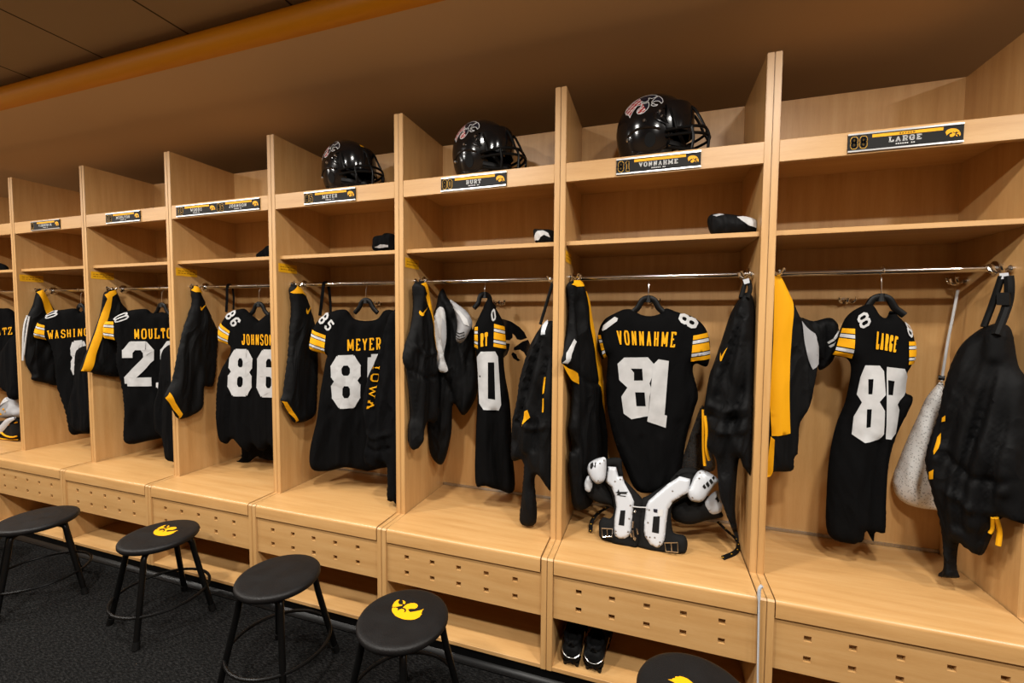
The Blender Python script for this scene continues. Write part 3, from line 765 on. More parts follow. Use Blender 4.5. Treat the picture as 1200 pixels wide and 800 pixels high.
# sixth locker
c = wear('jacket', 'black jacket with yellow stripe and check mark left of the pale gloves', 'jacket', LJ, Z5,
  [(62,84),(78,74),(92,76),(102,112),(114,200),(124,300),(132,380),(126,480),(104,484),(95,490),(80,540),(68,565),(55,560),(54,500),(60,460),(45,350),(33,300),(44,250),(60,190),(66,130)], (lx(4,.09), .1, 78), th=.032, seed=51, step=.011, folds=[([(76,90),(70,200),(75,320),(70,440),(66,540)], .014, .012), ([(90,120),(96,250),(104,400),(100,480)], -.012, .011), ([(50,260),(80,290),(115,280)], .012, .011), ([(45,330),(80,360),(125,350)], -.010, .009)], mat='nylon_black')
c.patch('stripe', 'yellow_cloth', [[(72,82),(90,76),(100,112),(112,180),(123,240),(122,306),(112,270),(100,190),(88,110)]], label='yellow stripe')
c.check_mark([(67,148),(92,148),(92,176),(67,176)])
c = wear('pants', 'black pants hung with pale gloves at the top, left of the number 80 jersey', 'pants', None, Z5,
  [(135,112),(148,96),(166,128),(200,148),(226,178),(240,260),(250,390),(210,466),(178,432),(172,520),(150,604),(125,602),(107,562),(104,470),(115,400),(110,320),(120,220),(120,170),(128,145)], (lx(4,.23), .26, 12), th=.03, seed=53, step=.011, folds=[([(150,110),(190,220),(215,330),(212,450)], .014, .012), ([(140,150),(150,320),(150,480),(140,590)], .014, .012), ([(150,340),(176,400),(180,440)], -.014, .010)], mat='nylon_black')
c = wear('glove', 'pale grey crumpled glove draped over black pants in the number 80 locker', 'glove', None, Z5, [(118,188),(128,160),(141,148),(154,165),(158,240),(150,290),(162,335),(136,338),(128,302),(116,250)], (lx(4,.21), .17, 8), th=.018, r=.03, seed=54, amp=.010, wl=.06, mat='white_cloth', vert=True)
c.patch('palm', 'grey_cloth', [[(150,180),(158,200),(158,240),(151,282),(146,240)]], label='darker grey palm')
c = wear('cap', 'grey knit cap with dark lines hanging left of the number 80 jersey', 'cap', None, Z5, [(168,128),(192,142),(220,165),(234,195),(226,220),(205,252),(186,246),(190,200),(182,160)], (lx(4,.25), .165, 12), th=.03, r=.05, seed=55, amp=.008, mat='grey_cloth')
c.patch('fold', 'white_cloth', [[(178,150),(200,160),(222,185),(228,205),(214,200),(200,175)]], label='pale fold')
for k in range(3): c.cord('seam', 'black_plastic', [(190,222+k*8),(200,226+k*8),(214,222+k*8)], .002)
c = jersey('black jersey turned sideways with a single white zero showing', Z5, [(262,160),(280,126),(300,150),(316,176),(328,205),(333,270),(325,290),(330,350),(345,440),(350,560),(357,685),(310,684),(270,672),(243,664),(244,520),(250,400),(248,300),(240,262),(240,212),(250,185)], (lx(4,.40), RODY, 22), th=.045, r=.05, seed=57, folds=[([(296,450),(300,560),(312,680)], -.016, .014), ([(270,450),(272,560),(280,670)], .012, .014), ([(326,440),(334,560),(340,680)], .012, .014)])
c.patch('number', 'number_white', [[(258,278),(300,277),(308,292),(317,430),(310,446),(266,444),(254,428),(247,295)]], holes=[[(279,308),(297,308),(300,415),(279,412)]])
c.text('name_lettering', 'RT', [(257,226),(279,221),(279,262),(257,265)], 'yellow_cloth', w=.115)
c.stripes([(297,198),(328,206),(333,271),(295,263)]); c.stripes([(240,208),(250,206),(250,270),(240,266)])
c.text('shoulder_number', '0', [(287,166),(299,150),(304,184),(290,193)], 'number_white', w=.175)
hp = on(568, 330, 1, RODY)
hanger(hp.x, RODY, 1.56, 'black hanger carrying the sideways jersey with a single zero', math.radians(55), w=.06)
c = wear('backpack', 'black backpack with a white clip hanging against the right panel of the number 80 locker', 'backpack', 'black backpacks hanging by straps', Z5,
  [(432,210),(446,194),(470,190),(484,210),(488,400),(482,640),(468,690),(455,676),(428,640),(416,662),(421,779),(375,777),(380,690),(384,600),(352,598),(349,540),(352,480),(365,420),(375,350),(400,270)], (lx(4,.58), .07, -10), th=.045, r=.07, seed=59, amp=.010, wl=.16, step=.012, folds=[([(446,200),(420,290),(385,400),(365,520)], .018, .013), ([(456,200),(445,320),(415,430),(400,560)], .018, .013), ([(466,220),(470,380),(455,520),(450,640)], .016, .013), ([(448,240),(415,350),(380,480)], -.016, .010), ([(460,300),(440,430),(425,560)], -.016, .010), ([(380,470),(420,500),(470,490)], .012, .010)], mat='nylon_black', vert=True)
c.cord('strap', 'black_rubber', [(470,80),(458,120),(446,160),(434,200)], .007)
c.patch('clip', 'white_plastic', [[(448,192),(456,186),(463,196),(462,228),(450,230)]], label='white clip')
for pl_ in [[(402,448),(416,442),(420,465),(404,480),(398,490)], [(453,352),(462,350),(460,395),(452,400)], [(452,412),(460,410),(458,450),(451,452)]]: c.patch('trim', 'yellow_cloth', [pl_], label='yellow trim')

# seventh locker
c = wear('jacket', 'black jacket with a long yellow sleeve stripe hung beside the number 81 jersey', 'jacket', LJ, Z6,
  [(58,74),(70,64),(86,64),(100,100),(116,170),(136,290),(146,420),(150,470),(156,560),(142,600),(116,640),(95,660),(75,655),(68,600),(64,520),(74,500),(64,450),(70,400),(72,340),(56,292),(38,276),(46,250),(60,190),(62,120)], (lx(5,.078), .12, 72), th=.028, seed=61, step=.011, folds=[([(76,80),(84,200),(100,330),(112,480),(110,620)], .014, .013), ([(68,120),(76,260),(84,420),(88,600)], -.012, .011), ([(125,330),(138,460),(140,580)], .012, .011), ([(70,300),(95,330),(130,330)], -.010, .009)], mat='nylon_black')
c.patch('stripe', 'yellow_cloth', [[(87,92),(97,92),(106,150),(118,220),(131,290),(144,420),(135,425),(122,330),(106,220),(92,140)], [(59,74),(70,63),(86,63),(90,78),(66,80)], [(40,280),(56,292),(70,304),(74,332),(62,320),(50,300)]], label='yellow stripe')
c.patch('lining', 'white_cloth', [[(39,278),(46,252),(60,215),(63,222),(52,255),(47,280)]], label='white lining edge')
c = jersey('black jersey with white number 81 above the shoulder pads', Z6,
  [(185,146),(152,165),(136,198),(134,240),(146,268),(160,262),(156,330),(160,400),(178,480),(205,550),(236,610),(290,615),(345,600),(352,560),(366,470),(386,400),(396,360),(382,300),(390,280),(420,286),(427,235),(416,190),(386,160),(340,145),(312,136),(296,150),(270,156),(246,152),(226,140),(206,138)], (lx(5,.37), .195, 0), th=.04, r=.06, seed=63, amp=.005, folds=[([(200,480),(225,560),(262,620)], .012, .014), ([(300,470),(300,560),(290,620)], .012, .016), ([(345,430),(330,520),(315,600)], -.010, .012), ([(250,470),(262,560),(272,620)], -.010, .012), ([(380,270),(368,330),(375,400)], -.010, .012), ([(165,260),(176,330),(172,400)], -.010, .012)])
zz = c.zoom; c.zoom = Z7
c.patch('number', 'number_white', [[(225,362),(370,360),(405,400),(400,470),(380,520),(392,550),(380,600),(372,720),(270,738),(222,705),(208,600),(245,545),(195,500),(185,400)]], holes=[[(265,430),(335,430),(340,503),(285,503),(285,455)], [(292,575),(350,575),(357,660),(300,660)]])
c.patch('number', 'number_white', [[(402,405),(435,372),(498,382),(472,712),(487,716),(479,790),(366,752),(375,690),(388,560)]], off=.006)
c.text('name_lettering', 'VONNAHME', [(175,195),(548,205),(536,300),(188,284)], 'yellow_cloth', w=.105, gap=.3)
c.stripes([(648,228),(742,210),(760,372),(633,388)]); c.stripes([(60,225),(80,225),(113,358),(97,372)])
c.text('shoulder_number', '8', [(550,140),(576,78),(692,132),(655,198)], 'number_white', w=.175)
c.patch('shoulder_number', 'number_white', [[(86,192),(95,165),(165,112),(186,122),(180,140),(112,190),(92,200)]])
hanger(on(760, 340, 1, .195).x, .195, 1.535, 'black hanger carrying the number 81 jersey')
c = wear('jacket', 'black jacket with a yellow check mark right of the number 81 jersey', 'jacket', None, Z6,
  [(502,112),(512,98),(530,96),(541,120),(546,200),(546,545),(516,552),(502,530),(492,660),(502,742),(480,700),(452,620),(446,560),(440,522),(416,495),(410,420),(415,370),(425,310),(436,280),(460,210),(480,150)], (lx(5,.60), .10, -22), th=.045, r=.06, seed=65, amp=.010, wl=.18, step=.012, folds=[([(522,110),(500,180),(470,260),(440,330),(420,400)], .018, .014), ([(526,110),(522,220),(500,330),(470,420),(450,520)], .020, .014), ([(534,120),(540,260),(530,400),(510,520)], .016, .013), ([(514,160),(490,260),(455,360)], -.016, .011), ([(530,220),(515,350),(485,460),(470,560)], -.018, .011), ([(430,380),(470,400),(530,390)], .014, .011), ([(440,440),(480,455),(540,440)], .014, .011), ([(430,410),(475,428),(538,415)], -.014, .009)], mat='nylon_black', vert=True)
c.check_mark([(460,234),(484,234),(484,272),(460,272)])
c.cord('strap', 'black_rubber', [(520,62),(516,80),(512,110)], .008); c.cord('strap', 'black_rubber', [(527,62),(532,85),(530,112)], .008)
c.patch('clip', 'white_plastic', [[(514,62),(530,58),(532,70),(518,74)]], label='white clip', off=.012)
c.cord('drawcord', 'yellow_cloth', [(412,398),(414,440),(411,500),(414,545)], .006); c.cord('drawcord', 'yellow_cloth', [(420,412),(424,450),(422,500),(425,530)], .006)
wear('mesh_bag', 'grey see-through mesh bag hanging behind the yellow cords', 'bag', None, Z6, [(408,388),(424,440),(432,500),(440,554),(400,562),(350,552),(364,500),(388,430)], (lx(5,.5), .30, 0), th=.025, seed=66, mat='mesh_grey')

# eighth locker
c = wear('jacket', 'black jacket with a broad bright yellow stripe at the left of the number 88 locker', 'jacket', LJ, Z9,
  [(46,50),(62,42),(90,98),(112,140),(150,180),(156,260),(146,320),(136,362),(112,400),(108,475),(100,482),(95,515),(50,518),(34,528),(36,440),(38,350),(42,200)], (lx(6,.10), .14, 25), th=.034, seed=71, step=.011, folds=[([(92,110),(110,220),(116,330),(108,440)], .014, .012), ([(130,180),(140,260),(130,340)], .012, .011), ([(100,160),(122,260),(124,350)], -.012, .010)], mat='nylon_black')
c.patch('stripe', 'yellow_cloth', [[(48,48),(63,43),(86,95),(81,180),(76,300),(78,420),(40,428),(39,350),(45,200)], [(39,430),(44,436),(40,530),(32,530),(36,470)]], label='yellow stripe')
c.patch('lining', 'grey_cloth', [[(104,155),(130,185),(154,222),(154,244),(130,270),(114,228)]], label='grey lining')
c = wear('glove', 'black glove with white streaks sticking out beside the bright yellow stripe', 'glove', None, Z9, [(118,150),(150,156),(190,148),(209,166),(210,205),(196,252),(165,274),(158,245),(142,205)], (lx(6,.28), .28, 10), th=.03, r=.05, seed=72, amp=.012, wl=.08, mat='nylon_black', vert=True)
c.patch('marking', 'white_print', [[(177,206),(199,184),(201,188),(179,211)], [(180,215),(202,195),(203,199),(183,219)], [(186,196),(198,178),(201,181),(189,200)]], label='white streaks')
c = jersey('black jersey with white number 88', Z9,
  [(290,116),(256,125),(226,150),(206,200),(196,236),(230,246),(240,276),(226,350),(206,400),(190,470),(182,560),(184,664),(234,690),(268,682),(276,658),(294,686),(299,663),(322,661),(325,590),(331,500),(350,430),(389,346),(371,326),(374,286),(393,246),(394,210),(386,180),(360,150),(336,131),(325,148),(310,142)], (lx(6,.27), RODY, -4), th=.045, r=.06, seed=73, amp=.006, folds=[([(300,440),(290,540),(284,680)], -.018, .014), ([(262,440),(240,540),(236,680)], .012, .018), ([(318,440),(312,540),(312,650)], .012, .014), ([(232,260),(240,320),(222,400)], -.012, .012), ([(350,330),(345,420),(325,500)], -.010, .012)])
c.zoom = Z8
c.patch('number', 'number_white', [[(215,340),(290,342),(312,370),(318,490),(285,525),(312,570),(310,690),(290,718),(205,728),(148,690),(160,600),(198,528),(178,490),(195,400)]], holes=[[(230,410),(257,410),(250,487),(230,487)], [(222,562),(247,562),(240,652),(217,655)]])
c.patch('number', 'number_white', [[(325,348),(415,358),(443,400),(432,480),(385,540),(398,570),(380,690),(350,718),(320,714)]], holes=[[(331,415),(362,420),(355,492),(331,490)]])
c.text('name_lettering', 'LARGE', [(270,168),(382,195),(368,275),(268,258)], 'yellow_cloth', w=.08, gap=.3)
c.stripes([(114,152),(166,155),(157,308),(68,290)]); c.stripes([(438,220),(497,220),(492,338),(438,338)])
c.text('shoulder_number', '8', [(172,98),(228,60),(248,128),(192,162)], 'number_white', w=.175); c.text('shoulder_number', '8', [(430,105),(482,152),(462,208),(432,182)], 'number_white', w=.175)
hanger(on(1033, 340, 1, RODY).x, RODY, 1.532, 'black hanger carrying the number 88 jersey')
c = wear('laundry_bag', 'white mesh laundry bag on a long white cord in the number 88 locker', 'bag', None, Z9, [(455,302),(444,312),(420,342),(400,386),(375,440),(355,490),(340,535),(348,572),(376,596),(430,608),(470,600),(490,500),(480,380),(463,310)], (lx(6,.66), .30, -25), th=.05, r=.08, seed=75, amp=.015, wl=.11, mat='net_white', vert=True)
c.patch('stuffing', 'white_cloth', [[(452,312),(430,345),(410,400),(398,440),(420,450),(450,420),(462,380),(460,320)]], label='white towel showing', off=-.004)
c.cord('cord', 'white_cloth', [(497,82),(486,140),(472,210),(458,300)], .0045); c.cord('toggle', 'black_plastic', [(450,291),(458,292),(466,293)], .009)
c = wear('backpack', 'black backpack bulging on a buckled strap at the right edge of the photo', 'backpack', 'black backpacks hanging by straps', Z9,
  [(540,182),(572,166),(600,162),(626,178),(642,260),(660,290),(672,330),(676,500),(668,632),(640,638),(604,628),(580,670),(555,718),(520,702),(500,690),(494,750),(500,772),(455,770),(451,762),(463,742),(455,640),(435,560),(420,490),(430,440),(450,380),(470,290),(500,220)], (lx(6,.60), .10, -45), th=.07, r=.09, seed=77, amp=.018, wl=.24, step=.012, folds=[([(596,175),(540,260),(490,370),(462,480)], .022, .016), ([(606,180),(580,300),(530,430),(505,560),(500,680)], .026, .018), ([(618,180),(618,300),(590,420),(560,520),(548,640)], .022, .016), ([(628,200),(648,330),(650,450),(630,560)], .022, .018), ([(570,200),(520,330),(480,440)], -.02, .014), ([(600,260),(560,400),(520,520),(516,640)], -.024, .014), ([(636,260),(622,400),(594,520),(575,620)], -.022, .014), ([(500,560),(560,600),(640,630)], .016, .014), ([(480,470),(540,520),(610,540),(668,530)], -.016, .012)], mat='nylon_black', vert=True)
c.cord('strap', 'black_rubber', [(604,48),(590,90),(576,130),(564,170)], .009); c.cord('strap', 'black_rubber', [(620,48),(622,80),(616,120),(606,190)], .012)
c.patch('clip', 'white_plastic', [[(600,42),(622,40),(624,54),(602,56)]], label='white label', off=.012)
mb = MB(); L = c.lift([c.uv(x, y) for x, y in ((597,88),(628,88),(628,118),(597,118))], .012)
mb.prism(L, c.N*.012); mb.build('buckle', 'black_plastic', c.o)
for pl_ in [[(477,384),(488,378),(486,392),(476,394)], [(464,430),(474,420),(472,455),(462,470),(458,462)], [(446,512),(460,505),(458,528),(445,530)]]: c.patch('trim', 'yellow_cloth', [pl_], label='yellow trim')
c.cord('drawcord', 'yellow_cloth', [(592,622),(586,650),(580,662)], .005); c.cord('drawcord', 'yellow_cloth', [(598,622),(598,660),(595,694)], .007)

# loose straps looped over the rods
def rod_strap(z, a, b, c, y, label):
    ox, oy, sc = z; P = [on(ox+px/sc, oy+py/sc, 1, yy) for (px, py), yy in ((a, y+.012), (b, y), (c, y+.03))]
    P[1].z = 1.632+.0135
    pts = [P[0], (P[0]+P[1])/2, Vector((P[1].x, RODY-.013, 1.632)), Vector((P[1].x, RODY, 1.6475)), Vector((P[1].x+.004, RODY+.014, 1.634)), (P[1]+P[2])/2+Vector((0, .02, 0)), P[2]]
    o = MB().tube(smooth_path(pts, 6), .011, 8, flat=.25, up=(0, 1, 0)).build('strap', 'fleece_black'); tag(o, label, 'strap', 'straps over the rods')
rod_strap(Z3, (284,152), (290,66), (312,142), RODY-.01, 'black strap looped over the rod left of the number 86 jersey')
rod_strap(Z4, (214,142), (228,52), (250,130), RODY-.01, 'black strap looped over the rod left of the number 85 jersey')
# ------------------------------------------------------------------ emblem in its upright form, unit box
UPR = [[(-x, -y) for x, y in pl] for pl in LOGO_SEAT]
_a = [p for pl in UPR for p in pl]
_x0 = min(p[0] for p in _a); _x1 = max(p[0] for p in _a); _y0 = min(p[1] for p in _a); _y1 = max(p[1] for p in _a)
EMB = [[((x-_x0)/(_x1-_x0), (y-_y0)/(_y1-_y0)) for x, y in pl] for pl in UPR]
EMB_ASP = (_x1-_x0)/(_y1-_y0)
def flat_text(mb, text, x0, x1, z0, z1, y, w=.2, gap=.22):
    n = len(text); asp = (x1-x0)/(n+(n-1)*gap)/(z1-z0)
    for q in glyph_quads(text, w, asp, gap):
        vs = [mb.bm.verts.new((x0+a*(x1-x0), y, z0+b*(z1-z0))) for a, b in q]
        mb.bm.faces.new(vs)
    return mb
def rect(mb, x0, x1, z0, z1, y):
    mb.bm.faces.new([mb.bm.verts.new(p) for p in ((x0, y, z0), (x1, y, z0), (x1, y, z1), (x0, y, z1))]); return mb
def facing(o):
    """flat marks face the room"""
    me = o.data
    for p in me.polygons:
        if p.normal.y > 0: p.flip()
    me.update(); return o
def name_plate(k, entries, x0, x1, label):
    hgt = .0545; root = empty('nameplate', (lx(k, (x0+x1)/2), -.0012, 2.0155), 0, label, 'nameplate', 'nameplates on the lockers')
    wd = x1-x0
    MB().box(-wd/2, wd/2, -.004, 0, 0, hgt).build('plate', 'plate_black', root, smooth=False)
    MB().box(-wd/2, wd/2, -.0055, 0, -.003, .0022).box(-wd/2, wd/2, -.0055, 0, hgt-.0022, hgt+.003).build('holder', 'steel', root, smooth=False)
    n = len(entries); ew = wd/n
    for i, (num, name, first) in enumerate(entries):
        X = lambda f: -wd/2+i*ew+f*ew
        Z = lambda f: hgt*f
        nw = .085*len(num)
        g_, f_ = MB(), MB(); dw = nw/len(num)
        for q, ch in enumerate(num):
            a, b = X(.015+q*dw)+.0006, X(.015+(q+1)*dw)-.0006; z0, z1 = Z(.12), Z(.88); e = .0019
            flat_text(g_, ch, a, b, z0, z1, -.0043, .25); flat_text(f_, ch, a+e, b-e, z0+e, z1-e, -.0046, (.25*(z1-z0)-2*e)/(z1-z0-2*e))
        facing(g_.build('number', 'gold_print', root, smooth=False, normals=False)); facing(f_.build('number_fill', 'plate_black', root, smooth=False, normals=False))
        facing(rect(MB(), X(.22), X(.83), Z(.72), Z(.90), -.0043).build('name_bar', 'yellow_print', root, smooth=False, normals=False))
        if first:
            facing(flat_text(MB(), first, X(.455), X(.595), Z(.755), Z(.865), -.0046, .2, .3).build('first_name', 'plate_black', root, smooth=False, normals=False))
        lw = min(.058*len(name), .47)
        facing(flat_text(MB(), name, X(.51-lw/2), X(.51+lw/2), Z(.34), Z(.66), -.0043, .22, .2).build('lettering', 'white_print', root, smooth=False, normals=False))
        mb = MB()
        for j in range(9):
            if j != 6: rect(mb, X(.43+j*.019), X(.443+j*.019), Z(.18), Z(.25), -.0043)
        facing(mb.build('small_print', 'white_print', root, smooth=False, normals=False))
        mb = MB(); e0, e1 = X(.85), X(.975); eh = (e1-e0)/1.45
        for pl in EMB: fill_poly(mb, pl, lambda v: Vector((e0+v[0]*(e1-e0), -.0043, Z(.53)-eh/2+v[1]*eh)))
        facing(mb.build('emblem', 'yellow_print', root, smooth=False, normals=False))
name_plate(0, [('8', 'WASHINGTON JR.', '')], .222, .528, 'small black nameplate with the longest name, leftmost nameplate in the photo')
name_plate(1, [('28', 'MOULTON', '')], .222, .528, 'black nameplate numbered 28 on the locker rail')
name_plate(2, [('19', 'WOODS', ''), ('86', 'JOHNSON', '')], .07, .684, 'long double nameplate carrying two names and two emblems')
name_plate(3, [('85', 'MEYER', '')], .217, .524, 'black nameplate numbered 85 below a helmet')
name_plate(4, [('80', 'BURT', '')], .221, .529, 'black nameplate numbered 80 below a helmet')
name_plate(5, [('81', 'VONNAHME', '')], .224, .529, 'black nameplate numbered 81 below a helmet')
name_plate(6, [('88', 'LARGE', 'HAYDEN')], .224, .530, 'black nameplate numbered 88 on the locker without a helmet')

# yellow stickers inside the left panels
SL = {0: 'yellow notice sticker above the jacket with the white drawstring', 1: 'yellow notice sticker above the jacket with the broad stripe to its hem',
      2: 'yellow notice sticker on the panel of the double nameplate locker', 3: 'yellow notice sticker on the panel left of the number 85 jersey',
      4: 'yellow notice sticker on the panel left of the number 80 jersey', 5: 'yellow notice sticker on the panel left of the number 81 jersey'}
for k in range(6):
    o = MB().box(0, .0008, 0, .122, 0, .046).build('sticker', 'yellow_sticker', smooth=False, loc=(lx(k, T+.0006), .013, 1.687))
    tag(o, SL[k], 'sticker', 'yellow stickers on the locker panels')
    mb = MB(); rn = random.Random(k)
    for row in range(2):
        y = .012
        while y < .108:
            l = rn.uniform(.006, .016); z = .027-row*.013
            mb.bm.faces.new([mb.bm.verts.new(p) for p in ((.0011, y, z), (.0011, y+l, z), (.0011, y+l, z+.0035), (.0011, y, z+.0035))]); y += l+.005
    mb.build('print_lines', 'sticker_ink', o, smooth=False)

# black emblem on the back of the number 80 locker
pr = on(622, 398, 1, D-.0128); pt = on(600, 376, 1, D-.0128)
ew = .34; eh = ew/1.5; ex1 = pr.x+.005; ez1 = pt.z+.015
mb = MB()
for pl in EMB: fill_poly(mb, pl, lambda v: Vector((ex1-ew+v[0]*ew-lx(4, 0), D-.0128, ez1-eh+v[1]*eh)))
facing(mb.build('emblem_decal', 'black_gloss', LOCKER[4], smooth=False, normals=False))

# ------------------------------------------------------------------ helmets
def make_helmet():
    root = empty('football_helmet')
    mb = MB(); N, Mv = 112, 80
    def shell(th, ph, g=0):
        """th around, ph from -90 to 90"""
        ct, st, cp, sp = math.cos(th), math.sin(th), math.cos(ph), math.sin(ph)
        pw = lambda v, e: math.copysign(abs(v)**e, v)
        e = .92 if sp > 0 else .62
        r = abs(cp)**e
        x = (.142-g)*r*pw(ct, .96); y = (.113-g)*r*pw(st, .96)
        z = .135 + ((.128-g)*pw(sp, .92) if sp > 0 else (.142-g)*pw(sp, 1.0))
        if sp < 0:
            x += .010*(-sp)*(1 if ct < 0 else 0)*abs(ct); y *= 1+.03*sp
        return Vector((x, y, z))
    G = [[mb.bm.verts.new(shell(2*PI*j/N, -PI/2+PI*i/Mv)) for j in range(N)] for i in range(1, Mv)]
    top = mb.bm.verts.new((0, 0, .263))
    for A, B in zip(G, G[1:]):
        for j in range(N): mb.bm.faces.new((A[j], A[(j+1) % N], B[(j+1) % N], B[j]))
    for j in range(N): mb.bm.faces.new((G[-1][j], G[-1][(j+1) % N], top))
    kill = []
    for f in mb.bm.faces:
        c = f.calc_center_median()
        fx = .05+(.175-c.z)/.068*.032 if c.z > .107 else .082
        if c.z < .012 or (c.z < .178+(c.x-.05)*.22 and c.x > fx): kill.append(f)
    bmesh.ops.delete(mb.bm, geom=kill, context='FACES')
    bvh = BVHTree.FromBMesh(mb.bm)
    # rim of the face opening
    bd = [e for e in mb.bm.edges if len(e.link_faces) == 1 and (e.verts[0].co.z > .014)]
    bmesh.ops.recalc_face_normals(mb.bm, faces=mb.bm.faces)
    bmesh.ops.solidify(mb.bm, geom=list(mb.bm.faces), thickness=.009)
    sh = mb.build('shell', 'black_gloss', root, angle=50)
    def side(x, z, s, off=.0007):
        h = bvh.ray_cast(Vector((x, s*.4, z)), Vector((0, -s, 0)))
        return (h[0] + h[1]*(off if h[1].y*s > 0 else -off)) if h[0] else None
    # yellow stripe pieces over the crown
    mb = MB()
    for a0, a1 in ((12, 44), (78, 96), (100, 106)):
        prev = None
        for i in range(17):
            a = math.radians(a0+(a1-a0)*i/16); row = []
            for y in (-.014, 0, .014):
                h = bvh.ray_cast(Vector((math.cos(a)*.5, y, .135+math.sin(a)*.5)), Vector((-math.cos(a), 0, -math.sin(a))))
                row.append(mb.bm.verts.new(h[0]+Vector((math.cos(a), 0, math.sin(a)))*.0012) if h[0] and (h[0]-Vector((0, 0, .135))).dot(Vector((math.cos(a), 0, math.sin(a)))) > 0 else None)
            if prev and all(prev) and all(row):
                for q in range(2): mb.bm.faces.new((prev[q], prev[q+1], row[q+1], row[q]))
            prev = row if all(row) else None
    mb.build('stripe', 'yellow_print', sh)
    # side emblems: white outlined, red tail, dark head
    ox, oz = -.078, .150; ux, uz = .128, .048; vx, vz = -.030, .066
    for s in (-1, 1):
        f2 = lambda u, v: (ox+ux*u+vx*v, oz+uz*u+vz*v)
        mbo, mbr, mbn = MB(), MB(), MB()
        for pl in EMB:
            P = resample(pl, .045)
            for i in range(len(P)):
                a, b = P[i], P[(i+1) % len(P)]
                pa, pb = f2(*a), f2(*b); L = math.dist(pa, pb)
                if L < 1e-6: continue
                nx, nz = -(pb[1]-pa[1])/L*.0012, (pb[0]-pa[0])/L*.0012
                q = [side(pa[0]-nx, pa[1]-nz, s, .0014), side(pb[0]-nx, pb[1]-nz, s, .0014), side(pb[0]+nx, pb[1]+nz, s, .0014), side(pa[0]+nx, pa[1]+nz, s, .0014)]
                if all(q): mbo.bm.faces.new([mbo.bm.verts.new(p) for p in q])
            n = len(P)
            gg = [(i*.05, j*.05) for i in range(21) for j in range(21)]
            ins = lambda p: sum(((a[1] > p[1]) != (b[1] > p[1])) and (p[0] < (b[0]-a[0])*(p[1]-a[1])/(b[1]-a[1])+a[0]) for a, b in zip(P, P[1:]+P[:1])) % 2 == 1
            A = P + [p for p in gg if ins(p)]
            r = delaunay_2d_cdt([Vector(p) for p in A], [(i, (i+1) % n) for i in range(n)], [], 1, 1e-7)
            for f in r[2]:
                c = sum((r[0][i] for i in f), Vector((0, 0)))/3
                w_ = math.sin((c.x*.5-c.y*.85)*42)
                t_ = mbr if (c.x < .5 and w_ > -.45) else (mbo if c.x < .5 else mbn)
                q = [side(*f2(*r[0][i]), s, .0009) for i in f]
                if all(q): t_.bm.faces.new([t_.bm.verts.new(p) for p in q])
        mbo.build('emblem_outline', 'white_print', sh); mbr.build('emblem_tail', 'red_print', sh); mbn.build('emblem_head', 'navy_print', sh)
        mb = MB()
        pts = [(-.121, .035), (-.118, .062), (-.105, .068), (-.092, .060), (-.098, .030), (-.110, .016)]
        q = [side(x, z, s) for x, z in pts]
        if all(q): mb.bm.faces.new([mb.bm.verts.new(p) for p in q]); mb.build('back_sticker', 'gold_print', sh)
        # ear channel, vents and the raised side panel
        mb = MB()
        for path in ([(.040, .178), (.020, .160), (.026, .140), (.060, .120), (.072, .085), (.070, .05)], [(-.09, .10), (-.05, .118), (0, .118), (.04, .108)], [(-.06, .05), (-.02, .035), (.03, .04), (.06, .055)]):
            L = [side(p.x, p.y, s, .001) for p in smooth_path([(x, z, 0) for x, z in path], 5)]
            L = [p for p in L if p]
            if len(L) > 2: mb.tube(L, .0042, 8)
        mb.build('side_ridge', 'black_gloss', sh)
        mb = MB()
        for i in range(14):
            a = 2*PI*i/14; q = side(.002+.021*math.cos(a), .078+.024*math.sin(a), s, .0016)
            mb.bm.verts.new(q) if q else None
        mb.bm.verts.ensure_lookup_table()
        if len(mb.bm.verts) > 3: mb.bm.faces.new(list(mb.bm.verts))
        mb.build('ear_hole', 'black_rubber', sh)
        for x, z in ((.036, .165), (.045, .148), (.072, .058), (-.02, .142), (-.085, .092)):
            q = side(x, z, s, .001)
            if q: MB().tube([q, q+Vector((0, s*.005, 0))], [.0062, .0042], 12).build('snap', 'chrome', sh)
    # facemask of bent bars
    fm = MB(); br = .0052
    def bar(pts): fm.tube(smooth_path(pts, 6), br, 8)
    both = lambda half: half + [(x, -y, z) for x, y, z in half[::-1][1 if abs(half[-1][1]) < 1e-6 else 0:]]
    bar(both([(.060, .108, .100), (.110, .104, .104), (.160, .084, .110), (.196, .045, .115), (.206, 0, .116)]))
    bar(both([(.064, .106, .082), (.115, .102, .084), (.168, .080, .088), (.206, .042, .090), (.217, 0, .091)]))
    bar(both([(.072, .100, .045), (.120, .094, .036), (.172, .072, .032), (.206, .036, .031), (.214, 0, .031)]))
    for s in (-1, 1):
        bar([(.072, s*.102, .172), (.086, s*.108, .140), (.098, s*.107, .102)])
        bar([(.200, s*.038, .116), (.213, s*.036, .088), (.209, s*.036, .031)])
        bar([(.150, s*.090, .110), (.158, s*.088, .070), (.152, s*.082, .034)])
        bar([(.108, s*.030, .198), (.150, s*.032, .192), (.176, s*.030, .160), (.198, s*.038, .116)])
    bar([(.110, .030, .198), (.146, .012, .196), (.146, -.012, .196), (.110, -.030, .198)])
    fm.build('facemask', 'black_metal', root)
    vz = MB(); rows = []
    for z, g in ((.112, .004), (.130, .0), (.150, -.001), (.172, .002), (.190, .008), (.198, .014)):
        rows.append([vz.bm.verts.new((.036+(.124-g)*math.cos(a), (.111-g*.5)*math.sin(a), z-.010*math.cos(a)*(z < .12)+.012*max(0, math.cos(a))*(z > .16))) for a in [math.radians(-78+156*i/24) for i in range(25)]])
    for A, B in zip(rows, rows[1:]):
        for i in range(24): vz.bm.faces.new((A[i], A[i+1], B[i+1], B[i]))
    vz.build('visor', 'black_gloss', root)
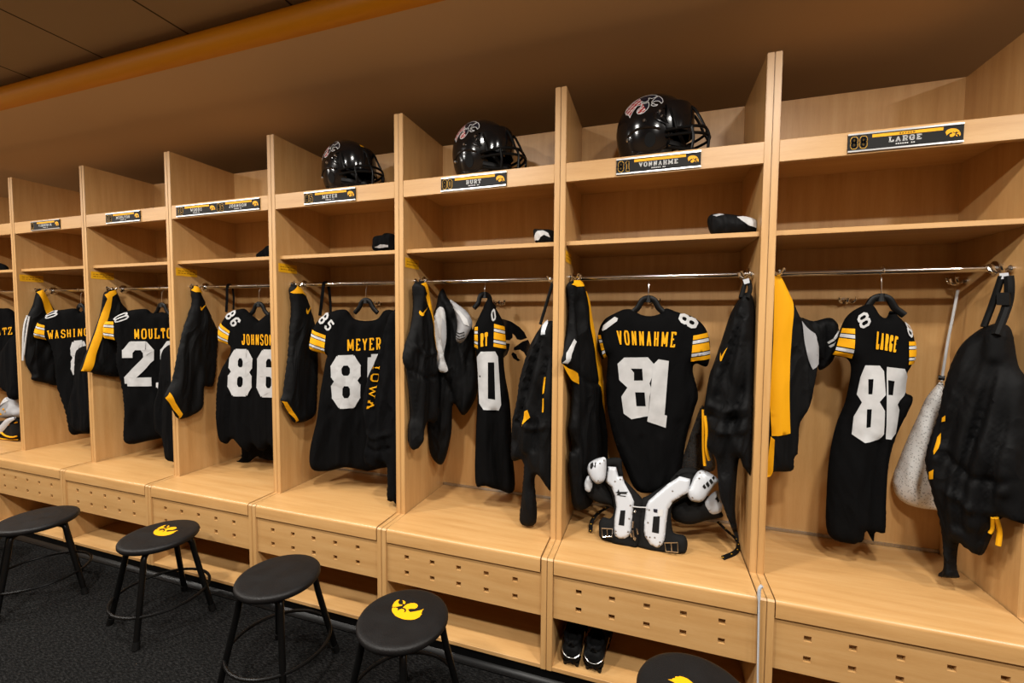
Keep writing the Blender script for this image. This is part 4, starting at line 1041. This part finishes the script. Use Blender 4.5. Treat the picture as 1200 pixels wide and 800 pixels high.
    # chin cup and strap, jaw pads
    cc = MB(); cc.lathe([(0, .026), (.014, .024), (.026, .014), (.030, 0), (.024, -.008), (0, -.012)], segs=20)
    for v in cc.bm.verts: v.co = Vector((.135+v.co.z*.9, v.co.y*1.25, .052+v.co.x*.8))
    for s in (-1, 1):
        cc.tube(smooth_path([(.13, s*.03, .05), (.11, s*.075, .055), (.072, s*.104, .06)], 5), .005, 8, flat=2, up=(0, 0, 1))
        cc.tube(smooth_path([(.13, s*.03, .058), (.10, s*.08, .10), (.045, s*.112, .148)], 5), .005, 8, flat=2, up=(0, 0, 1))
    cc.build('chin_strap', 'black_plastic', root)
    lin = MB()
    G2 = [[lin.bm.verts.new(shell(2*PI*j/32, -PI/2+PI*i/20, .022)) for j in range(32)] for i in range(3, 20)]
    for A, B in zip(G2, G2[1:]):
        for j in range(32): lin.bm.faces.new((A[j], A[(j+1) % 32], B[(j+1) % 32], B[j]))
    bmesh.ops.delete(lin.bm, geom=[f for f in lin.bm.faces if f.calc_center_median().x > .055 and f.calc_center_median().z < .19], context='FACES')
    lin.build('padding', 'black_rubber', root)
    return root
hm = make_helmet()
def put_helmet(o, k, cx, yaw, lab, y=.165):
    o.scale = (1.02, 1, 1.15); o.location = (lx(k, cx), y, RT+.0005-.0115*1.15); o.rotation_euler = (0, 0, math.radians(yaw)); tag(o, lab, 'helmet', 'glossy black helmets on top of the lockers')
put_helmet(hm, 5, .352, -4, 'glossy black football helmet on the locker numbered 81, largest of the three helmets')
put_helmet(copy_tree(hm), 4, .345, -10, 'glossy black football helmet on the locker numbered 80, middle of the three helmets')
put_helmet(copy_tree(hm), 3, .345, -10, 'glossy black football helmet on the locker numbered 85, leftmost of the three helmets')

# ------------------------------------------------------------------ small things on the shelves
def bundle(name, label, cat, pts, k, y, mat, th=.04, seed=1, **kw):
    c = Cloth(name, (0, 0, 1), pts, (lx(k, .3), y, 0), th=th, r=.05, amp=.010, wl=.06, seed=seed, mat=mat, step=.007, zmin=ZS+.002, **kw)
    tag(c.o, label, cat); return c
c = bundle('glove', 'crumpled black and white glove on the shelf of the number 81 locker', 'glove', [(829,262),(831,253),(840,250),(856,251),(868,253),(884,257),(889,265),(886,276),(860,278),(836,277)], 5, .10, 'nylon_black', seed=81)
c.patch('palm', 'white_cloth', [[(862,256),(872,254),(883,258),(888,264),(885,269),(876,267),(868,262)]], step=.007, label='white palm')
c.patch('marking', 'grey_cloth', [[(834,254),(842,251.5),(848,253),(838,256)]], step=.007, label='grey marking')
c = bundle('glove', 'small black and white glove at the shelf end of the number 80 locker', 'glove', [(625,270),(634,268.5),(648,270),(651,280),(648,288),(630,288)], 4, .12, 'nylon_black', seed=82)
c.patch('palm', 'white_cloth', [[(628,279),(632,272),(638,271),(645,275),(647,280),(640,277),(636,280),(633,283),(627,283)]], step=.007, label='white palm')
c = bundle('beanie', 'black knit beanie at the shelf end of the number 85 locker', 'hat', [(438,284),(440,277),(449,275),(453,273),(462,275),(464,284),(463,296),(440,295)], 3, .12, 'fleece_black', seed=83)
c.patch('trim', 'grey_cloth', [[(444,291),(452,288),(460,288.5),(460,291),(450,292)]], step=.007, label='grey trim')
c = bundle('cloth_bundle', 'small black cloth at the shelf end of the double nameplate locker', 'cloth', [(303,298),(308,293),(316,287),(320,292),(320,304),(304,304)], 2, .14, 'fleece_black', th=.03, seed=84)
c = bundle('pouch', 'small yellow and black pouch on the leftmost shelf', 'pouch', [(-8,314),(-4,308),(3,309),(7,313),(6,320),(-6,320)], -1, .10, 'fleece_black', th=.03, seed=85)
c.patch('trim', 'yellow_cloth', [[(-3,310),(5,312),(5,315),(-3,314)]], step=.007, label='yellow trim')

# ------------------------------------------------------------------ shoulder pads
SPZ = (660, 500, 5)
b0 = on(660+560/5, 500+745/5, 2, ZB)
PY = b0.y+.035; TI = 13
sp = empty('shoulder_pads', (lx(5, .37), PY, ZB), 0, 'white plated black football shoulder pads standing on the bench below the number 81 jersey', 'shoulder pads')
def pad(name, pts, dy=0, mat='pad_black', **kw):
    d = dict(th=.022, r=.03, amp=.003, wl=.12, step=.010, tilt=TI, parent=sp); d.update(kw)
    return Cloth(name, SPZ, pts, (lx(5, .37), PY+dy, 0), mat=mat, **d)
pad('back_padding', [(640,455),(740,400),(800,380),(880,430),(930,500),(930,530),(840,548),(750,572),(680,560),(640,530)], .075, th=.045, r=.07)
pad('back_padding', [(128,335),(180,250),(250,300),(290,400),(300,470),(270,458),(200,442),(140,400)], .035, th=.03, r=.06)
pad('chest_padding', [(330,285),(350,300),(400,352),(462,420),(472,470),(440,706),(380,706),(300,690),(220,652),(209,600),(212,555),(235,530),(280,533),(298,480),(285,400),(255,345),(238,300)], 0, seed=3)
pad('chest_padding', [(462,420),(500,400),(610,330),(680,285),(762,278),(745,390),(652,442),(632,500),(640,600),(660,625),(710,636),(729,680),(714,740),(650,750),(540,742),(438,706),(430,640),(446,480)], .0, seed=4)
def plate(pts, slot, dy=-.024):
    c = pad('plate', pts, dy, 'white_plastic', th=.010, r=.014, amp=0, soft=False, step=.008)
    c.patch('slot', 'pad_black', [slot], off=.0012, step=.01); return c
def rivets(c, pts, r=.0038):
    for L in c.lift([c.uv(x, y) for x, y in pts], 0):
        MB().lathe([(0, .0022), (r*.7, .0018), (r, 0)], segs=10).build('rivet', 'steel', c.o, loc=L, rot=(PI/2+math.radians(-TI), 0, 0))
cl = plate([(262,232),(310,235),(324,290),(347,290),(360,330),(398,398),(416,440),(402,560),(396,615),(385,640),(360,654),(330,655),(306,640),(298,620),(300,540),(311,470),(302,405),(282,352),(248,320)], [(337,486),(365,486),(358,576),(325,571)])
rivets(cl, [(305,318),(335,306),(394,458),(387,535),(310,608),(380,612),(310,626)])
cl.text('lettering', 'XTECH', [(312,376),(384,378),(384,398),(322,406)], 'plate_black', w=.2, off=.0015) if False else None
cl.patch('marking', 'plate_black', [[(306,382),(318,378),(326,362),(330,378),(382,378),(370,388),(378,392),(340,390),(330,400),(312,398),(322,388)], [(332,398),(370,402),(366,407),(332,403)]], off=.0014, step=.01)
cr = plate([(486,462),(500,432),(560,380),(612,335),(682,290),(745,305),(738,382),(700,402),(642,440),(616,482),(606,550),(596,650),(582,690),(562,706),(545,708),(512,690),(480,645),(473,610),(475,560)], [(528,521),(566,521),(560,621),(520,613)])
rivets(cr, [(504,484),(497,558),(488,640),(508,643),(536,645),(566,672),(562,690),(640,374)])
cr.patch('sticker', 'white_cloth', [[(556,480),(586,480),(582,522),(552,518)]], off=.0014, step=.01); cr.patch('sticker', 'navy_print', [[(528,477),(552,479),(550,500),(530,496)]], off=.0016, step=.01)
def cup(pts, dy, marks=(), **kw):
    d = dict(th=.022, r=.05, amp=0, step=.009); d.update(kw)
    c = pad('shoulder_cup', pts, dy, 'white_plastic', **d)
    if marks: c.patch('marking', 'plate_black', marks, off=.0016, step=.01)
    return c
c = cup([(142,240),(160,205),(215,180),(250,186),(252,260),(240,315),(205,335),(178,320),(150,280)], -.045, [[(162,215),(176,205),(182,226),(168,246),(160,238)], [(184,232),(190,205),(196,206),(192,236)]])
rivets(c, [(208,312),(240,196),(218,212)])
c = cup([(125,330),(145,285),(165,310),(171,345),(156,380),(130,370)], -.01, th=.012, r=.03)
c = cup([(720,372),(742,338),(790,260),(850,264),(911,312),(882,350),(822,430),(782,440),(742,425)], -.012, [[(812,345),(822,330),(835,352),(826,362)], [(830,330),(842,314),(856,340),(846,352)], [(850,312),(862,298),(876,322),(866,336)], [(868,296),(880,284),(886,296),(878,310)]])
rivets(c, [(756,410),(800,268),(795,300),(830,262)])
c = cup([(825,440),(900,372),(926,420),(930,490),(880,512),(840,490)], .04, [[(884,420),(900,405),(914,430),(904,442),(896,425)]], th=.014, r=.035)
rivets(c, [(856,484)])
pad('neck_padding', [(250,190),(335,183),(345,240),(352,292),(325,292),(310,236),(252,238)], .02, th=.016)
pad('neck_padding', [(612,330),(700,240),(790,255),(770,290),(680,290),(640,330)], .02, th=.016)
for a, b, c_, d in (((228,590),(290,592),(288,638),(232,640)), ((594,675),(668,672),(672,730),(600,722))):
    L = [Vector(p)+cr.origin-sp.location for p in cr.lift([cr.uv(*q) for q in (a, b, c_, d)], .012)]
    MB().tube(L, .0032, 8, closed=True).tube([(L[0]+L[1])/2, (L[2]+L[3])/2], .0026, 8).build('buckle', 'chrome', sp)
for x0, y0, x1, y1 in ((412,548,408,588),(424,486,418,498),(430,590,440,625),(396,618,402,640),(408,600,416,655),(424,640,420,660)):
    L = [Vector(p)+cr.origin-sp.location for p in cr.lift([cr.uv(x0, y0), cr.uv(x1, y1)], .012)]
    MB().tube(L, .004, 8).build('lace_hook', 'chrome', sp)
L = [Vector(p)+cr.origin-sp.location for p in cr.lift([cr.uv(x, y) for x, y in ((410,464),(446,468),(490,468))], .010)]
MB().tube(smooth_path(L, 4), .0022, 6).build('lace', 'white_cloth', sp)
def strap(pts, zs):
    P = [on(660+x/5, 500+y/5, 2, ZB+z)-sp.location for (x, y), z in zip(pts, zs)]
    o = MB().tube(smooth_path(P, 6), .009, 8, flat=.3, up=(0, 0, 1)).build('strap', 'black_rubber', sp)
    S = smooth_path(P, 3); mb = MB()
    for p in S[1::2]: mb.tube([p+Vector((0, 0, .0028)), p+Vector((0, 0, .0036))], .0034, 8)
    mb.build('eyelet', 'gold_print', o)
strap([(262,470),(205,505),(168,552),(160,612)], [.05, .05, .03, .012])
strap([(905,555),(950,600),(1000,645),(1026,692),(1008,735),(935,768)], [.08, .06, .03, .012, .007, .006])

# bag and pads at the left edge
PZ = (0, 320, 3.636)
pr2 = empty('shoulder_pads', (lx(-1, .55), .02, ZB), 0, 'black and yellow piped shoulder pads on the bench at the left edge of the photo', 'shoulder pads')
yb_ = on(45/3.636, 320+722/3.636, 2, ZB).y
c = Cloth('chest_padding', PZ, [(-50,690),(-20,640),(30,624),(70,614),(92,622),(97,700),(62,712),(10,726),(-40,728)], (lx(-1,.5), yb_+.05, 0), th=.045, r=.05, amp=.004, seed=91, mat='pad_black', parent=pr2, zmin=ZB+.001)
c.cord('piping', 'yellow_cloth', [(15,690),(40,660),(60,645),(92,632)], .006); c.cord('piping', 'yellow_cloth', [(40,660),(55,680),(80,692),(95,690)], .006); c.cord('piping', 'yellow_cloth', [(16,692),(40,702),(90,706)], .005)
c2 = Cloth('plate', PZ, [(-30,660),(0,648),(25,622),(62,612),(66,620),(40,640),(18,668),(-10,690)], (lx(-1,.5), yb_+.0, 0), th=.01, r=.02, amp=0, mat='white_plastic', parent=pr2)
c = wear('mesh_bag', 'pale mesh bag with yellow specks lying on the black and yellow pads', 'bag', None, PZ, [(0,602),(22,560),(45,522),(60,540),(76,570),(92,590),(86,612),(50,616),(20,618)], (lx(-1,.5), yb_+.04, 0), th=.04, r=.05, amp=.008, wl=.08, seed=92, mat='grey_cloth')
c.patch('top', 'white_cloth', [[(4,600),(24,560),(45,526),(56,540),(40,560),(30,590),(14,604)]], label='white folded top')
c.patch('speck', 'yellow_cloth', [[(44,572),(50,570),(51,578),(45,580)], [(62,580),(68,579),(69,587),(63,588)], [(34,592),(40,590),(41,598),(35,600)], [(56,596),(62,595),(62,602),(57,603)]], label='yellow specks')

# ------------------------------------------------------------------ cleats in the cubby
def make_cleat():
    root = empty('football_cleat')
    S = [(-.130,.026,.022,.066),(-.122,.034,.016,.086),(-.10,.038,.014,.092),(-.07,.038,.014,.088),(-.03,.036,.014,.084),(.01,.040,.014,.072),(.05,.046,.014,.056),(.08,.045,.014,.046),(.105,.034,.015,.038),(.118,.016,.018,.030)]
    mb = MB(); rings = []
    for (y, hw, z0, z1) in S:
        rg = []
        for k in range(20):
            a = 2*PI*k/20; ca, sa = math.cos(a), math.sin(a)
            rg.append(mb.bm.verts.new((math.copysign(abs(ca)**.7, ca)*hw*(1 if sa < .2 else 1-.25*sa), y, (z0+z1)/2+math.copysign(abs(sa)**.8, sa)*(z1-z0)/2)))
        rings.append(rg)
    for A, B in zip(rings, rings[1:]):
        for k in range(20): mb.bm.faces.new((A[k], A[(k+1) % 20], B[(k+1) % 20], B[k]))
    mb.bm.faces.new(rings[0][::-1]); mb.bm.faces.new(rings[-1])
    up = mb.build('upper', 'nylon_black', root, angle=60)
    MB().tube([(.028*math.cos(2*PI*k/24), -.075+.045*math.sin(2*PI*k/24), .090+.006*math.sin(2*PI*k/24)+.006*abs(math.cos(2*PI*k/24))) for k in range(24)], .0085, 8, closed=True).build('collar', 'fleece_black', up)
    mb = MB(); mb.bm.faces.new([mb.bm.verts.new((.026*math.cos(2*PI*k/24), -.075+.043*math.sin(2*PI*k/24), .0895)) for k in range(24)]); mb.build('opening', 'black_rubber', up)
    MB().tube(smooth_path([(-.020, -.022, .090), (0, -.02, .118), (.020, -.022, .090)], 5), .007, 8, flat=.5).tube(smooth_path([(-.012, -.124, .084), (0, -.130, .104), (.012, -.124, .084)], 5), .004, 8).build('tongue', 'nylon_black', up)
    MB().tube(smooth_path([(-.042, .0, .062), (-.041, -.06, .066), (-.036, -.115, .056), (-.018, -.134, .047), (0, -.1365, .044), (.018, -.134, .047), (.036, -.115, .056), (.041, -.06, .066), (.042, .0, .062)], 5), .0026, 8).build('silver_trim', 'chrome', up)
    MB().tube(smooth_path([(-.014, -.134, .020), (0, -.1355, .030), (.012, -.133, .040)], 4), .0018, 6).tube(smooth_path([(.014, -.134, .020), (0, -.1358, .030), (-.012, -.133, .040)], 4), .0018, 6).build('heel_cross', 'black_gloss', up)
    mb = MB()
    for i in range(4): mb.tube([(-.018, .0+i*.016, .080-i*.006), (0, .004+i*.016, .083-i*.006), (.018, .0+i*.016, .080-i*.006)], .0028, 6)
    mb.build('laces', 'black_rubber', up)
    for (x, y) in ((-.024,-.115),(.024,-.115),(-.026,-.085),(.026,-.085),(-.03,.02),(.03,.02),(-.03,.06),(.03,.06),(0,.09)):
        MB().tube([(x, y, .018), (x, y, .0005)], [.010, .0065], 10).build('stud', 'black_plastic', root)
    return root
cA = make_cleat(); tag(cA, 'left black cleat of the pair in the cubby under the bench', 'shoe', 'pair of black cleats'); cB = copy_tree(cA); tag(cB, 'right black cleat of the pair, a lace tip hanging out', 'shoe', 'pair of black cleats')
for o, px, rz in ((cA, 666.5, 2), (cB, 698, -4)):
    p = on(px, 783, 2, .080); o.location = (p.x, -.006, .0735); o.rotation_euler = (0, 0, math.radians(rz))
# white cable hanging in the seam
P = [on(x, y, 1, YB-.006) for x, y in ((893,686),(890,690),(889.5,700),(889,730),(888.5,760),(888,790),(888,806))]
o = MB().tube(smooth_path(P, 5), [.0055]*11+[.0032]*20, 8).build('cable', 'white_plastic')
tag(o, 'white cable hanging down the seam right of the locker with the cleats', 'cable')
